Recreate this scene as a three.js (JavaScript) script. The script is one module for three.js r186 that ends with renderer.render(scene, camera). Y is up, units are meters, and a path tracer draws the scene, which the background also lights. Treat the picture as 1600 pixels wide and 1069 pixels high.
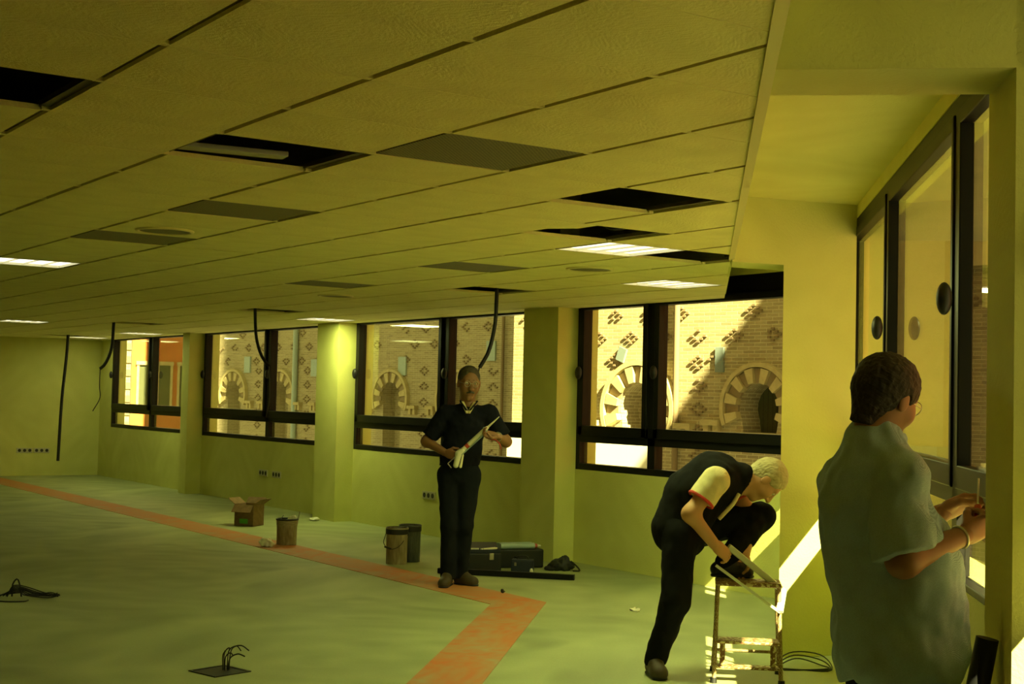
import * as THREE from 'three';
import { mergeGeometries } from 'three/addons/utils/BufferGeometryUtils.js';
import { RoundedBoxGeometry } from 'three/addons/geometries/RoundedBoxGeometry.js';
import { RectAreaLightUniformsLib } from 'three/addons/lights/RectAreaLightUniformsLib.js';
import { ImprovedNoise } from 'three/addons/math/ImprovedNoise.js';

// ------------------------------------------------------------------ camera, sky, sun, exposure
const scene = new THREE.Scene();
const RAD = Math.PI / 180, YAW = 55.77 * RAD;
const camera = new THREE.PerspectiveCamera(27.58, 1600 / 1069, 0.05, 400);
camera.position.set(0, 1.56, 0);
camera.rotation.set(2.351 * RAD, YAW, 1.329 * RAD, 'YXZ');
scene.add(camera);
const renderer = new THREE.WebGLRenderer({ antialias: true });
renderer.toneMapping = THREE.LinearToneMapping;
renderer.toneMappingExposure = 1.12;
renderer.shadowMap.enabled = true;
RectAreaLightUniformsLib.init();
scene.background = new THREE.Color().setRGB(1.14, 1.12, 0.60);      // hazy bright sky, as the film renders it
const sun = new THREE.DirectionalLight(new THREE.Color().setRGB(1, 0.93, 0.68), 54);
const SUN = new THREE.Vector3(-1.857, -1.25, -0.33).normalize();   // way the sunlight travels
sun.position.copy(SUN).multiplyScalar(-40).add(new THREE.Vector3(-8, 0, -8));
sun.target.position.set(-8, 0, -8);
sun.castShadow = true; sun.shadow.mapSize.set(4096, 4096);
Object.assign(sun.shadow.camera, { left: -40, right: 40, top: 40, bottom: -40, near: 1, far: 120 });
scene.add(sun, sun.target);
const TUBE = new THREE.Color().setRGB(0.90, 1.0, 0.34);            // fluorescent light on daylight film
const PANEL_POWER = 17;

// ------------------------------------------------------------------ helpers
let seed = 7; const rnd = () => (seed = (seed * 1664525 + 1013904223) >>> 0) / 4294967296;
const V = (x, y, z) => new THREE.Vector3(x, y, z);
const noise = new ImprovedNoise();
const taken = new Map();
function numbered(n) { const k = taken.get(n) || 0; taken.set(n, k + 1); return k ? `${n}_${String(k).padStart(3, '0')}` : n; }
function tag(o, label, category, group, kind) {
  if (label) o.userData.label = label; if (category) o.userData.category = category;
  if (group) o.userData.group = group; if (kind) o.userData.kind = kind; return o;
}
function uvm(g, s = 1) {                                           // uv in metres from the face direction
  g = g.index ? g.toNonIndexed() : g; g.computeVertexNormals === undefined;
  const p = g.attributes.position, n = g.attributes.normal, uv = new Float32Array(p.count * 2);
  for (let i = 0; i < p.count; i++) {
    const ax = Math.abs(n.getX(i)), ay = Math.abs(n.getY(i)), az = Math.abs(n.getZ(i));
    const x = p.getX(i), y = p.getY(i), z = p.getZ(i);
    const [a, b] = ay >= ax && ay >= az ? [x, z] : ax >= az ? [z, y] : [x, y];
    uv[2 * i] = a / s; uv[2 * i + 1] = b / s;
  }
  g.setAttribute('uv', new THREE.BufferAttribute(uv, 2)); return g;
}
const bx = (x0, x1, y0, y1, z0, z1) => uvm(new THREE.BoxGeometry(Math.abs(x1 - x0), Math.abs(y1 - y0), Math.abs(z1 - z0)).translate((x0 + x1) / 2, (y0 + y1) / 2, (z0 + z1) / 2));
const rbx = (x0, x1, y0, y1, z0, z1, r = 0.006) => uvm(new RoundedBoxGeometry(x1 - x0, y1 - y0, z1 - z0, 2, r).translate((x0 + x1) / 2, (y0 + y1) / 2, (z0 + z1) / 2));
function prism(pts, y0, y1) {                                      // plan polygon [[x,z]...] pulled up from y0 to y1
  const s = new THREE.Shape(pts.map(([x, z]) => new THREE.Vector2(x, -z)));
  return uvm(new THREE.ExtrudeGeometry(s, { depth: y1 - y0, bevelEnabled: false }).rotateX(-Math.PI / 2).translate(0, y0, 0));
}
const strip = g => { const o = g.index ? g.toNonIndexed() : g.clone(); for (const k of Object.keys(o.attributes)) if (!['position', 'normal', 'uv'].includes(k)) o.deleteAttribute(k); if (!o.attributes.uv) uvm(o); return o; };
const merge = l => l.length === 1 ? l[0] : mergeGeometries(l.map(strip));
function mesh(name, geo, m, parent) {
  const o = new THREE.Mesh(Array.isArray(geo) ? merge(geo) : geo, m);
  o.name = parent ? name : numbered(name); o.castShadow = o.receiveShadow = true; (parent || scene).add(o); return o;
}
function thing(name, label, category, pos = [0, 0, 0], turn = 0, group, kind) {
  const o = new THREE.Group(); o.name = numbered(name); o.position.set(...pos); o.rotation.y = turn; scene.add(o); return tag(o, label, category, group, kind);
}
function struct(name, geo, m, label) { return tag(mesh(name, geo, m), label, 'structure', null, 'structure'); }
function bar(a, b, r, r2 = r, seg = 8) {                           // round bar from a to b
  const A = V(...a), B = V(...b), d = B.clone().sub(A), g = new THREE.CylinderGeometry(r2, r, d.length(), seg);
  g.applyQuaternion(new THREE.Quaternion().setFromUnitVectors(V(0, 1, 0), d.clone().normalize())).translate((A.x + B.x) / 2, (A.y + B.y) / 2, (A.z + B.z) / 2); return g;
}
function beamBar(a, b, w, h, up = [0, 1, 0]) {                     // rectangular bar from a to b: w sideways, h along up
  const A = V(...a), B = V(...b), z = B.clone().sub(A), L = z.length(); z.normalize();
  const x = V(...up).cross(z).normalize(), y = z.clone().cross(x);
  return uvm(new RoundedBoxGeometry(w, h, L, 1, Math.min(w, h) * 0.15)).applyMatrix4(new THREE.Matrix4().makeBasis(x, y, z).setPosition(A.add(B).multiplyScalar(0.5)));
}
const wire = (pts, r, n = 24, seg = 6) => new THREE.TubeGeometry(new THREE.CatmullRomCurve3(pts.map(p => V(...p))), n, r, seg);
const lathe = (pts, seg = 28) => new THREE.LatheGeometry(pts.map(p => new THREE.Vector2(...p)), seg);

// the slanted right-hand wall: lat = distance to the right of the camera across it, dep = distance along it
const T3 = -Math.atan2(0.670, 0.742), C3 = Math.cos(T3), S3 = -Math.sin(T3);
const LD = (lat, dep) => [S3 * lat - C3 * dep, -C3 * lat - S3 * dep];
const latOf = (x, z) => S3 * x - C3 * z;

// ------------------------------------------------------------------ textures and materials
function tex(n, fn, rep = 1, srgb = true) {                        // fn(u,v) -> [r,g,b] 0..1, repeats every `rep` metres
  const d = new Uint8Array(n * n * 4);
  for (let y = 0; y < n; y++) for (let x = 0; x < n; x++) { const c = fn(x / n, y / n); for (let k = 0; k < 3; k++) d[(y * n + x) * 4 + k] = Math.max(0, Math.min(255, c[k] * 255)); d[(y * n + x) * 4 + 3] = 255; }
  const t = new THREE.DataTexture(d, n, n); t.wrapS = t.wrapT = THREE.RepeatWrapping; t.magFilter = THREE.LinearFilter; t.minFilter = THREE.LinearMipmapLinearFilter; t.generateMipmaps = true;
  if (srgb) t.colorSpace = THREE.SRGBColorSpace; t.repeat.set(1 / rep, 1 / rep); t.needsUpdate = true; return t;
}
const tn = (u, v, f, s = 0) => { // tiling noise
  const a = u * 6.28318, b = v * 6.28318, R = f / 6.28318;
  return noise.noise(Math.cos(a) * R + 3 + s, Math.sin(a) * R + Math.cos(b) * R, Math.sin(b) * R + 7 * s);
};
const mottle = (lo, hi, spk) => (u, v) => { const t = 0.5 + 0.5 * tn(u, v, 5) + 0.35 * tn(u, v, 14, 1) + spk * (rnd() - 0.5); return [0, 1, 2].map(k => lo[k] + (hi[k] - lo[k]) * t); };
const grain = (f, amp) => (u, v) => { const t = 0.5 + amp * tn(u, v, f) + amp * (rnd() - 0.5); return [t, t, t]; };
const bumpFine = tex(256, grain(40, 0.5), 0.5, false), bumpCoarse = tex(256, grain(12, 0.4), 1.2, false);
const M = {};
const mat = (o) => new THREE.MeshStandardMaterial({ roughness: 0.85, metalness: 0, ...o });
const col = (r, g, b) => new THREE.Color().setRGB(r, g, b);
M.wall = mat({ map: tex(512, mottle([0.82, 0.82, 0.47], [0.87, 0.87, 0.52], 0.04), 2.2), bumpMap: bumpFine, bumpScale: 0.0015 });
M.bare = mat({ map: tex(256, mottle([0.30, 0.29, 0.22], [0.40, 0.39, 0.30], 0.1), 2.5), roughness: 0.95 });  // dark tone given to the unseen walls to dim bounced light
M.tile = mat({ map: tex(512, mottle([0.88, 0.86, 0.56], [0.95, 0.93, 0.62], 0.07), 1.7), bumpMap: bumpFine, bumpScale: 0.002 });
M.runner = mat({ color: col(0.16, 0.14, 0.06), roughness: 0.6 });
M.trim = mat({ color: col(0.72, 0.66, 0.26), roughness: 0.5 });
M.slab = mat({ map: tex(256, mottle([0.46, 0.45, 0.40], [0.56, 0.55, 0.48], 0.1), 2), roughness: 1 });
M.meshTile = mat({ map: tex(256, (u, v) => { const h = (Math.floor(u * 64) + Math.floor(v * 64)) % 2 ? 0.50 : 0.36; const t = h + 0.16 * (rnd() - 0.5); return [t, t * 0.95, t * 0.62]; }, 0.6), roughness: 0.6 });
M.floor = mat({ map: tex(1024, (u, v) => { const t = 0.5 + 0.45 * tn(u, v, 6) + 0.4 * tn(u, v, 17, 1) + 0.22 * (rnd() - 0.5), s = Math.max(0, tn(u, v, 9, 4) - 0.35); return [0.55 + 0.13 * t - s * 0.25, 0.58 + 0.13 * t - s * 0.25, 0.40 + 0.10 * t - s * 0.18]; }, 4.2), bumpMap: bumpCoarse, bumpScale: 0.001, roughness: 0.62 });
M.orange = mat({ map: tex(512, (u, v) => { const t = 0.5 + 0.6 * tn(u, v, 9, 2) + 0.5 * tn(u, v, 30, 3) + 0.25 * (rnd() - 0.5); return [0.77 - 0.09 * t, 0.44 + 0.13 * t, 0.20 + 0.20 * t]; }, 1.9), roughness: 0.7 });
M.frame = new THREE.MeshPhysicalMaterial({ color: col(0.010, 0.010, 0.008), roughness: 0.4, specularIntensity: 0.35 });
M.glass = new THREE.MeshPhysicalMaterial({ color: col(0.85, 0.83, 0.64), transmission: 1, thickness: 0, roughness: 0.0, ior: 1.5 });
M.black = mat({ color: col(0.008, 0.009, 0.009), roughness: 0.5 });
M.socket = mat({ color: col(0.55, 0.53, 0.34), roughness: 0.5 });
M.hole = mat({ color: col(0.04, 0.04, 0.03), roughness: 0.7 });
M.asphalt = mat({ map: tex(256, mottle([0.30, 0.30, 0.27], [0.38, 0.38, 0.34], 0.15), 3), roughness: 0.95 });
M.concrete = mat({ map: tex(256, mottle([0.55, 0.52, 0.42], [0.66, 0.62, 0.5], 0.1), 3), roughness: 0.95 });
function brick(lo, hi, mortar) {
  const tone = []; for (let i = 0; i < 16 * 8; i++) tone.push(rnd());
  return (u, v) => {
    const r = Math.floor(v * 16), fv = v * 16 - r, uu = (u * 4 + (r % 2) * 0.5) % 4, c = Math.floor(uu), fu = uu - c;
    if (fv < 0.17 || fu < 0.045) { const q = 0.92 + 0.16 * rnd(); return mortar.map(x => x * q); }
    const t = tone[(r * 8 + c) % tone.length] * 0.8 + 0.35 * (rnd() - 0.3); return [0, 1, 2].map(k => lo[k] + (hi[k] - lo[k]) * t);
  };
}
const bumpBrick = tex(512, (u, v) => { const r = Math.floor(v * 16), fv = v * 16 - r, uu = (u * 4 + (r % 2) * 0.5) % 4, fu = uu - Math.floor(uu); const t = fv < 0.17 || fu < 0.045 ? 0.1 : 0.8 + 0.15 * rnd(); return [t, t, t]; }, 1, false);
M.brick = mat({ map: tex(512, brick([0.58, 0.53, 0.40], [0.72, 0.68, 0.52], [0.82, 0.79, 0.64])), bumpMap: bumpBrick, bumpScale: 0.012, roughness: 0.95 });
M.brickDark = mat({ color: col(0.24, 0.18, 0.10), roughness: 0.95 });  // brown of pipes and quoins; on ornaments it also stands for shade
M.brickMid = mat({ color: col(0.30, 0.24, 0.14), roughness: 0.95 });
M.stone = mat({ map: tex(256, mottle([0.68, 0.63, 0.45], [0.77, 0.72, 0.53], 0.08), 0.8), roughness: 0.9 });
M.white = mat({ color: col(0.82, 0.80, 0.66), roughness: 0.8 });
M.shutter = mat({ map: tex(128, (u, v) => { const t = (u * 10) % 1 < 0.08 ? 0.5 : 0.9 + 0.2 * rnd(); return [0.30 * t, 0.32 * t, 0.2 * t]; }, 1), roughness: 0.8 });
M.plaster = mat({ map: tex(256, mottle([0.72, 0.44, 0.22], [0.8, 0.5, 0.26], 0.06), 3), roughness: 0.95 });
M.plaque = mat({ color: col(0.20, 0.26, 0.25), roughness: 0.4 });
M.skin = mat({ color: col(0.27, 0.125, 0.06), roughness: 0.55 });
M.skinTan = mat({ color: col(0.27, 0.13, 0.055), roughness: 0.55 });
M.skinPale = mat({ color: col(0.50, 0.27, 0.11), roughness: 0.55 });
M.eye = mat({ color: col(0.6, 0.56, 0.42), roughness: 0.3 });
M.iris = mat({ color: col(0.02, 0.015, 0.01), roughness: 0.3 });
M.metal = mat({ color: col(0.50, 0.48, 0.36), metalness: 0.85, roughness: 0.42 });
M.alu = mat({ color: col(0.62, 0.64, 0.48), metalness: 0.3, roughness: 0.45 });
const weave = (r, g, b, f = 0.5) => new THREE.MeshPhysicalMaterial({ specularIntensity: 0.25, map: tex(128, (u, v) => { const t = 0.85 + 0.2 * ((Math.floor(u * 64) + Math.floor(v * 64)) % 2) + 0.15 * (rnd() - 0.5); return [r * t, g * t, b * t]; }, 0.12), roughness: 0.95 });
M.navy = weave(0.10, 0.11, 0.14); M.denim = weave(0.10, 0.115, 0.13); M.blackCloth = weave(0.085, 0.09, 0.085);
M.shirtGrey = weave(0.62, 0.71, 0.77); M.cream = weave(0.86, 0.82, 0.6); M.redTrim = mat({ color: col(0.55, 0.05, 0.03) });
M.leather = mat({ color: col(0.05, 0.036, 0.014), roughness: 0.6 });
M.hairDark = mat({ color: col(0.014, 0.010, 0.007), roughness: 0.75, bumpMap: bumpFine, bumpScale: 0.004 });
M.hairGrey = mat({ color: col(0.07, 0.06, 0.035), roughness: 0.8 });
M.hairBlond = mat({ color: col(0.46, 0.40, 0.19), roughness: 0.8 });
M.card = mat({ map: tex(128, (u, v) => { const t = 0.92 + 0.08 * tn(u, v, 12) + 0.05 * (rnd() - 0.5); return [t, t, t]; }, 0.5), color: col(0.30, 0.19, 0.085), roughness: 0.95 });
M.cardDark = mat({ color: col(0.035, 0.025, 0.016), roughness: 0.9 });
M.green = mat({ color: col(0.12, 0.5, 0.03), roughness: 0.7 });
M.bucket = mat({ map: tex(256, mottle([0.50, 0.46, 0.34], [0.74, 0.70, 0.54], 0.12), 0.4), roughness: 0.6 });
M.bucketDark = mat({ map: tex(256, mottle([0.28, 0.31, 0.29], [0.42, 0.45, 0.42], 0.1), 0.3), roughness: 0.4, metalness: 0.3 });
M.rim = mat({ color: col(0.02, 0.02, 0.018), roughness: 0.5 });
M.paper = mat({ color: col(0.80, 0.78, 0.60), roughness: 0.9, side: THREE.DoubleSide });
M.toolBlue = mat({ color: col(0.012, 0.018, 0.035), roughness: 0.55 });
M.ice = mat({ color: col(0.36, 0.46, 0.42), roughness: 0.6 });
M.red = mat({ color: col(0.45, 0.06, 0.03), roughness: 0.6 });
M.ladder = mat({ map: tex(256, (u, v) => { const t = tn(u, v, 20, 1) + 0.5 * tn(u, v, 50, 2); return t > 0.12 ? [0.76, 0.72, 0.52] : [0.36 + 0.2 * rnd(), 0.34, 0.20]; }, 0.4), roughness: 0.6, metalness: 0.2 });
M.whitePlastic = mat({ color: col(0.72, 0.70, 0.48), roughness: 0.45 });

// ------------------------------------------------------------------ the room shell
const CE = 2.461, SOFF = 2.85, ZW = -8.17, ZP = -7.93, XE = -25.4, SILL = 0.897;
const O3 = LD(0.955, 11.28);                                       // where the slanted wall meets the window wall
const R1 = LD(0.955, -3.2), R2 = [R1[0], 4.2];
const plan = [[XE, ZW], [O3[0], ZW], LD(0.955, 11.2), R1, R2, [XE, R2[1]]];
const outer = [[XE - 0.3, ZW - 0.25], [O3[0] + 0.1, ZW - 0.25], LD(1.2, 11.2), LD(1.2, -3.4), [R2[0] + 0.3, R2[1] + 0.3], [XE - 0.3, R2[1] + 0.3]];
const floor = struct('floor', prism(outer, -0.3, 0), M.floor, 'dusty grey-green concrete floor of the gutted office');
mesh('inlay_stripe', prism([[XE, -5.9], [XE, -6.34], LD(-1.17, 10.76), LD(-1.57, 10.54)], 0, 0.003), M.orange, floor);
mesh('inlay_stripe', prism([LD(-1.57, 10.54), LD(-1.17, 10.76), LD(-1.17, 2), LD(-1.57, 2)], 0, 0.003), M.orange, floor);
struct('trim_1', prism(outer, 3.6, 3.9), M.slab, 'concrete slab above the hung ceiling');
struct('wall_left', bx(XE - 0.3, XE, 0, 3.6, ZW - 0.25, R2[1] + 0.3), M.wall, 'blank far end wall of the hall');
struct('wall_back', bx(XE, R2[0] + 0.3, 0, 3.6, R2[1], R2[1] + 0.3), M.bare, 'long inner wall behind the camera');
struct('wall_rear', bx(R1[0], R1[0] + 0.3, 0, 3.6, R1[1], R2[1]), M.bare, 'short wall closing the hall behind the camera');

const winD1 = [[-24.75, -20.72], [-20.44, -16.06], [-15.47, -11.45], [-10.87, -7.80]];
const wallFront = tag(new THREE.Group(), 'long yellow-green wall with four windows between piers', 'structure', null, 'structure');
wallFront.name = 'wall_front'; scene.add(wallFront);
mesh('parapet', bx(XE, O3[0] + 0.1, 0, SILL, ZW - 0.25, ZW), M.wall, wallFront);
mesh('lintel', bx(XE, O3[0] + 0.1, 2.65, 3.6, ZW - 0.25, ZW), M.wall, wallFront);
mesh('pier', bx(XE, winD1[0][0], SILL, 2.65, ZW - 0.25, ZW), M.wall, wallFront);
mesh('pier', [bx(-20.72, -20.44, 0, 3.6, ZW, ZP), bx(-20.72, -20.44, SILL, 2.65, ZW - 0.25, ZW)], M.wall, wallFront);
mesh('pier', [bx(-16.06, -15.47, 0, 3.6, ZW, ZP), bx(-16.06, -15.47, SILL, 2.65, ZW - 0.25, ZW)], M.wall, wallFront);
mesh('pier', [bx(-11.45, -10.87, 0, 3.6, ZW, ZP), bx(-11.45, -10.87, SILL, 2.65, ZW - 0.25, ZW)], M.wall, wallFront);
mesh('pier', bx(-7.80, O3[0] + 0.1, SILL, 2.65, ZW - 0.25, ZW), M.wall, wallFront);

// slanted wall, in its own axes: x = -dep, z = -lat
const wallRight = tag(new THREE.Group(), 'slanted yellow wall with a window band on the right', 'structure', null, 'structure');
wallRight.name = 'wall_right'; wallRight.rotation.y = T3; scene.add(wallRight);
const SILL3 = 0.90, HEAD3 = 2.77;
mesh('parapet', bx(-11.2, 3.4, 0, SILL3, -1.2, -0.955), M.wall, wallRight);
mesh('lintel', bx(-11.2, 3.4, HEAD3, 3.6, -1.2, -0.955), M.wall, wallRight);
mesh('pier', bx(-4.12, -3.77, 0, 3.6, -1.2, -0.80), M.wall, wallRight);
mesh('added_infill', bx(-2.07, 3.4, SILL3, HEAD3, -1.2, -0.955), M.wall, wallRight);  // unseen stretch of wall, added to cut sun bounce beside the camera
mesh('pier', bx(1.0, 1.35, 0, 3.6, -0.955, -0.80), M.wall, wallRight);
mesh('pier', [prism([[-8.84, -0.486], [-9.08, -0.955], [-9.75, -0.955], [-9.5, -0.56]], 0, 3.6), bx(-9.85, -9.46, 0, 3.6, -1.2, -0.956)], M.wall, wallRight);
mesh('beam', bx(-4.09, -3.77, CE, 3.6, -0.955, -0.165), M.wall, wallRight);
mesh('beam', prism([[-8.676, -0.165], [-9.08, -0.955], [-9.45, -0.955], [-9.05, -0.165]], 2.44, 3.6), M.wall, wallRight);
mesh('beam', bx(1.0, 1.35, CE, 3.6, -0.955, -0.165), M.wall, wallRight);
const ceilR = struct('ceiling_recess', bx(-11.6, 3.4, SOFF, 3.0, -1.0, -0.15), M.wall, 'plastered strip of higher ceiling along the slanted windows');
ceilR.rotation.y = T3; ceilR.name = 'trim_2';

// ------------------------------------------------------------------ hung ceiling
const GX = -5.1144, GZ = -1.8595, SX = 0.54, SZ = 0.6, EDGE = 0.165;
const ceiling = tag(new THREE.Group(), 'hung ceiling of square panels with dark joints', 'structure', null, 'structure');
ceiling.name = 'ceiling'; scene.add(ceiling);
const key = (i, j) => i + ',' + j;
const holes = new Set([[0, 0], [0, 3], [-2, 4], [1, -2], [-3, 6], [-9, 7], [-17, 7], [-25, 7], [-35, 8]].map(a => key(...a)));
const meshTiles = new Set([[1, 1], [-3, 1], [-6, 1], [-6, 5], [-10, 5]].map(a => key(...a)));
const lit = [[-10, 1], [-3, 5], [-6, 8], [-19, 9], [-31, 9], [-36, 9], [-27, 5]];
const litSet = new Set(lit.map(a => key(...a)));
const shape = new Map();
function clipTile(x0, x1, z0, z1) {
  let p = [[x0, z0], [x1, z0], [x1, z1], [x0, z1]]; const out = [];
  for (let i = 0; i < 4; i++) {
    const a = p[i], b = p[(i + 1) % 4], da = latOf(...a) - EDGE, db = latOf(...b) - EDGE;
    if (da <= 0) out.push(a);
    if (da * db < 0) { const t = da / (da - db); out.push([a[0] + t * (b[0] - a[0]), a[1] + t * (b[1] - a[1])]); }
  }
  return out;
}
camera.updateMatrixWorld(); camera.updateProjectionMatrix();
const tiles = [], restTiles = [], tees = [];
for (let i = -38; i < 22; i++) for (let j = -10; j < 11; j++) {
  const x0 = GX + i * SX + 0.0015, x1 = GX + (i + 1) * SX - 0.0015, z1 = GZ - j * SZ - 0.013, z0 = Math.max(GZ - (j + 1) * SZ + 0.013, ZW);
  if (z1 < ZW + 0.01 || x1 < XE || holes.has(key(i, j)) || litSet.has(key(i, j))) continue;
  const poly = clipTile(Math.max(x0, XE), x1, z0, z1); if (poly.length < 3) continue;
  const c = V((x0 + x1) / 2, CE, (z0 + z1) / 2), s = c.clone().project(camera), d = c.distanceTo(camera.position);
  const fwd = c.clone().sub(camera.position).applyQuaternion(camera.quaternion.clone().invert()).z < 0;
  const seen = fwd && Math.abs(s.x) < 1.12 && Math.abs(s.y) < 1.2;
  tiles.push({ i, j, poly, d: seen ? d : 1e3 + d, full: poly.length === 4 && x1 - x0 > 0.5 && z1 - z0 > 0.55 && latOf(x1, z0) < EDGE });
}
tiles.sort((a, b) => a.d - b.d);
let made = 0;
for (const t of tiles) {
  const isMesh = meshTiles.has(key(t.i, t.j));
  if (made < 296 || isMesh) {
    let g, px = 0, pz = 0;
    if (t.full) {
      if (!shape.has('f')) shape.set('f', bx(-SX / 2 + 0.0015, SX / 2 - 0.0015, CE, CE + 0.018, -SZ / 2 + 0.013, SZ / 2 - 0.013));
      g = shape.get('f'); px = GX + (t.i + 0.5) * SX; pz = GZ - (t.j + 0.5) * SZ;
    } else g = prism(t.poly, CE, CE + 0.018);
    const o = mesh(isMesh ? 'perforated_panel' : 'ceiling_panel', g, isMesh ? M.meshTile : M.tile, ceiling);
    o.position.set(px, isMesh ? 0.004 : (rnd() - 0.5) * 0.0016, pz); made++;
  } else restTiles.push(prism(t.poly, CE, CE + 0.018));
}
mesh('far_panels', restTiles, M.tile, ceiling).userData.kind = 'stuff';
for (let j = -9; j < 12; j++) {                                    // recessed dark runners behind the joints
  const z = GZ - j * SZ; if (z < ZW + 0.05) continue;
  const xr = (EDGE + C3 * z) / S3 - 0.03;
  mesh('runner', bx(XE, Math.min(xr, 2.7), CE + 0.012, CE + 0.03, z - 0.02, z + 0.02), M.runner, ceiling);
  for (let i = -36; i < 16; i++) { const x = GX + i * SX; if (latOf(x + 0.03, z) < EDGE && x > XE) tees.push(bx(x - 0.011, x + 0.011, CE + 0.001, CE + 0.014, z - 0.014, z + 0.014)); }
}
mesh('joint_clips', tees, M.tile, ceiling).userData.kind = 'stuff';
const edge = mesh('edge_trim', [bx(-8.75, 3.3, CE - 0.006, CE + 0.02, -EDGE - 0.012, -EDGE + 0.022)], M.trim, ceiling); edge.rotation.y = T3;
const upst = mesh('edge_board', bx(-11.5, 3.3, CE, SOFF + 0.05, -EDGE - 0.004, -EDGE + 0.012), M.wall, ceiling); upst.rotation.y = T3;

// things seen through the open ceiling bays
function inBay(i, j) { return [GX + (i + 0.5) * SX, GZ - (j + 0.5) * SZ]; }
{ const [x, z] = inBay(0, 0); const t = thing('cable_tray', 'pale metal strip lying across the open ceiling bay', 'tray', [x, CE + 0.03, z]);
  mesh('channel', beamBar([-0.20, 0, 0.28], [-0.14, 0, -0.14], 0.085, 0.02), M.metal, t); }
{ const [x, z] = inBay(-2, 4); const t = thing('loose_panel', 'pale ceiling panel pushed aside inside an open bay', 'panel', [x, CE + 0.03, z]);
  mesh('board', beamBar([-0.1, 0, 0.28], [-0.1, 0.03, -0.05], 0.26, 0.018), M.tile, t); mesh('cable', wire([[-0.05, 0.05, -0.05], [0.05, 0.0, -0.08], [0.1, 0.02, -0.16], [0.22, 0.08, -0.2]], 0.012), M.black, t); }

const litLabels = ['lit square ceiling light at the left edge, nearest of the lit ones there', 'largest lit square ceiling light with diagonal louvre bars', 'lit ceiling light just before the window nearest the crouching worker', 'lit ceiling light above the pier between the second and third windows', 'lit ceiling light just above the farthest window', 'lit ceiling light in the far left corner by the end wall', 'small lit ceiling light at the far left edge of the hall'];
const emissive = new THREE.MeshStandardMaterial({ color: col(0.8, 0.8, 0.7), emissive: col(1.0, 0.95, 0.74), emissiveIntensity: 1.7, roughness: 0.6 });
const power = [0.12, 2.2, 1.5, 1.6, 0.9, 0.25, 0.25];                     // output of each fitting tuned by hand to balance the room light
lit.forEach(([i, j], k) => {
  const [x, z] = inBay(i, j), t = thing('ceiling_light', litLabels[k], 'light', [x, CE, z], 0, 'fluorescent ceiling lights');
  mesh('tray', [bx(-0.262, 0.262, 0.05, 0.06, -0.287, 0.287), bx(-0.262, -0.25, 0, 0.06, -0.287, 0.287), bx(0.25, 0.262, 0, 0.06, -0.287, 0.287), bx(-0.262, 0.262, 0, 0.06, -0.287, -0.275), bx(-0.262, 0.262, 0, 0.06, 0.275, 0.287)], M.whitePlastic, t);
  mesh('diffuser', bx(-0.25, 0.25, 0.018, 0.03, -0.275, 0.275), emissive, t);
  for (let q = 0; q < 3; q++) mesh('louvre', bx(-0.25, 0.25, 0.005, 0.017, -0.15 + 0.14 * q, -0.146 + 0.14 * q), M.whitePlastic, t);
  const l = new THREE.RectAreaLight(TUBE, PANEL_POWER * power[k], 0.5, 0.55); l.rotation.x = -Math.PI / 2; l.position.set(0, -0.012, 0); t.add(l);
});
[[-5, 1, 'pale round ceiling ring beside a grey perforated panel on the left'], [-5, 6, 'pale round ceiling ring near the right-hand openings'], [-12, 6, 'small round ceiling ring in the middle of the far ceiling']].forEach(([i, j, l]) => {
  const [x, z] = inBay(i, j), t = thing('downlight_ring', l, 'downlight', [x, CE, z], 0, 'round ceiling rings');
  mesh('ring', new THREE.TorusGeometry(0.15, 0.014, 8, 32).rotateX(Math.PI / 2).scale(1, 0.8, 1), M.trim, t); mesh('flat_well', new THREE.CylinderGeometry(0.145, 0.145, 0.006, 32).translate(0, -0.002, 0), M.meshTile, t);
});

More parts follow.
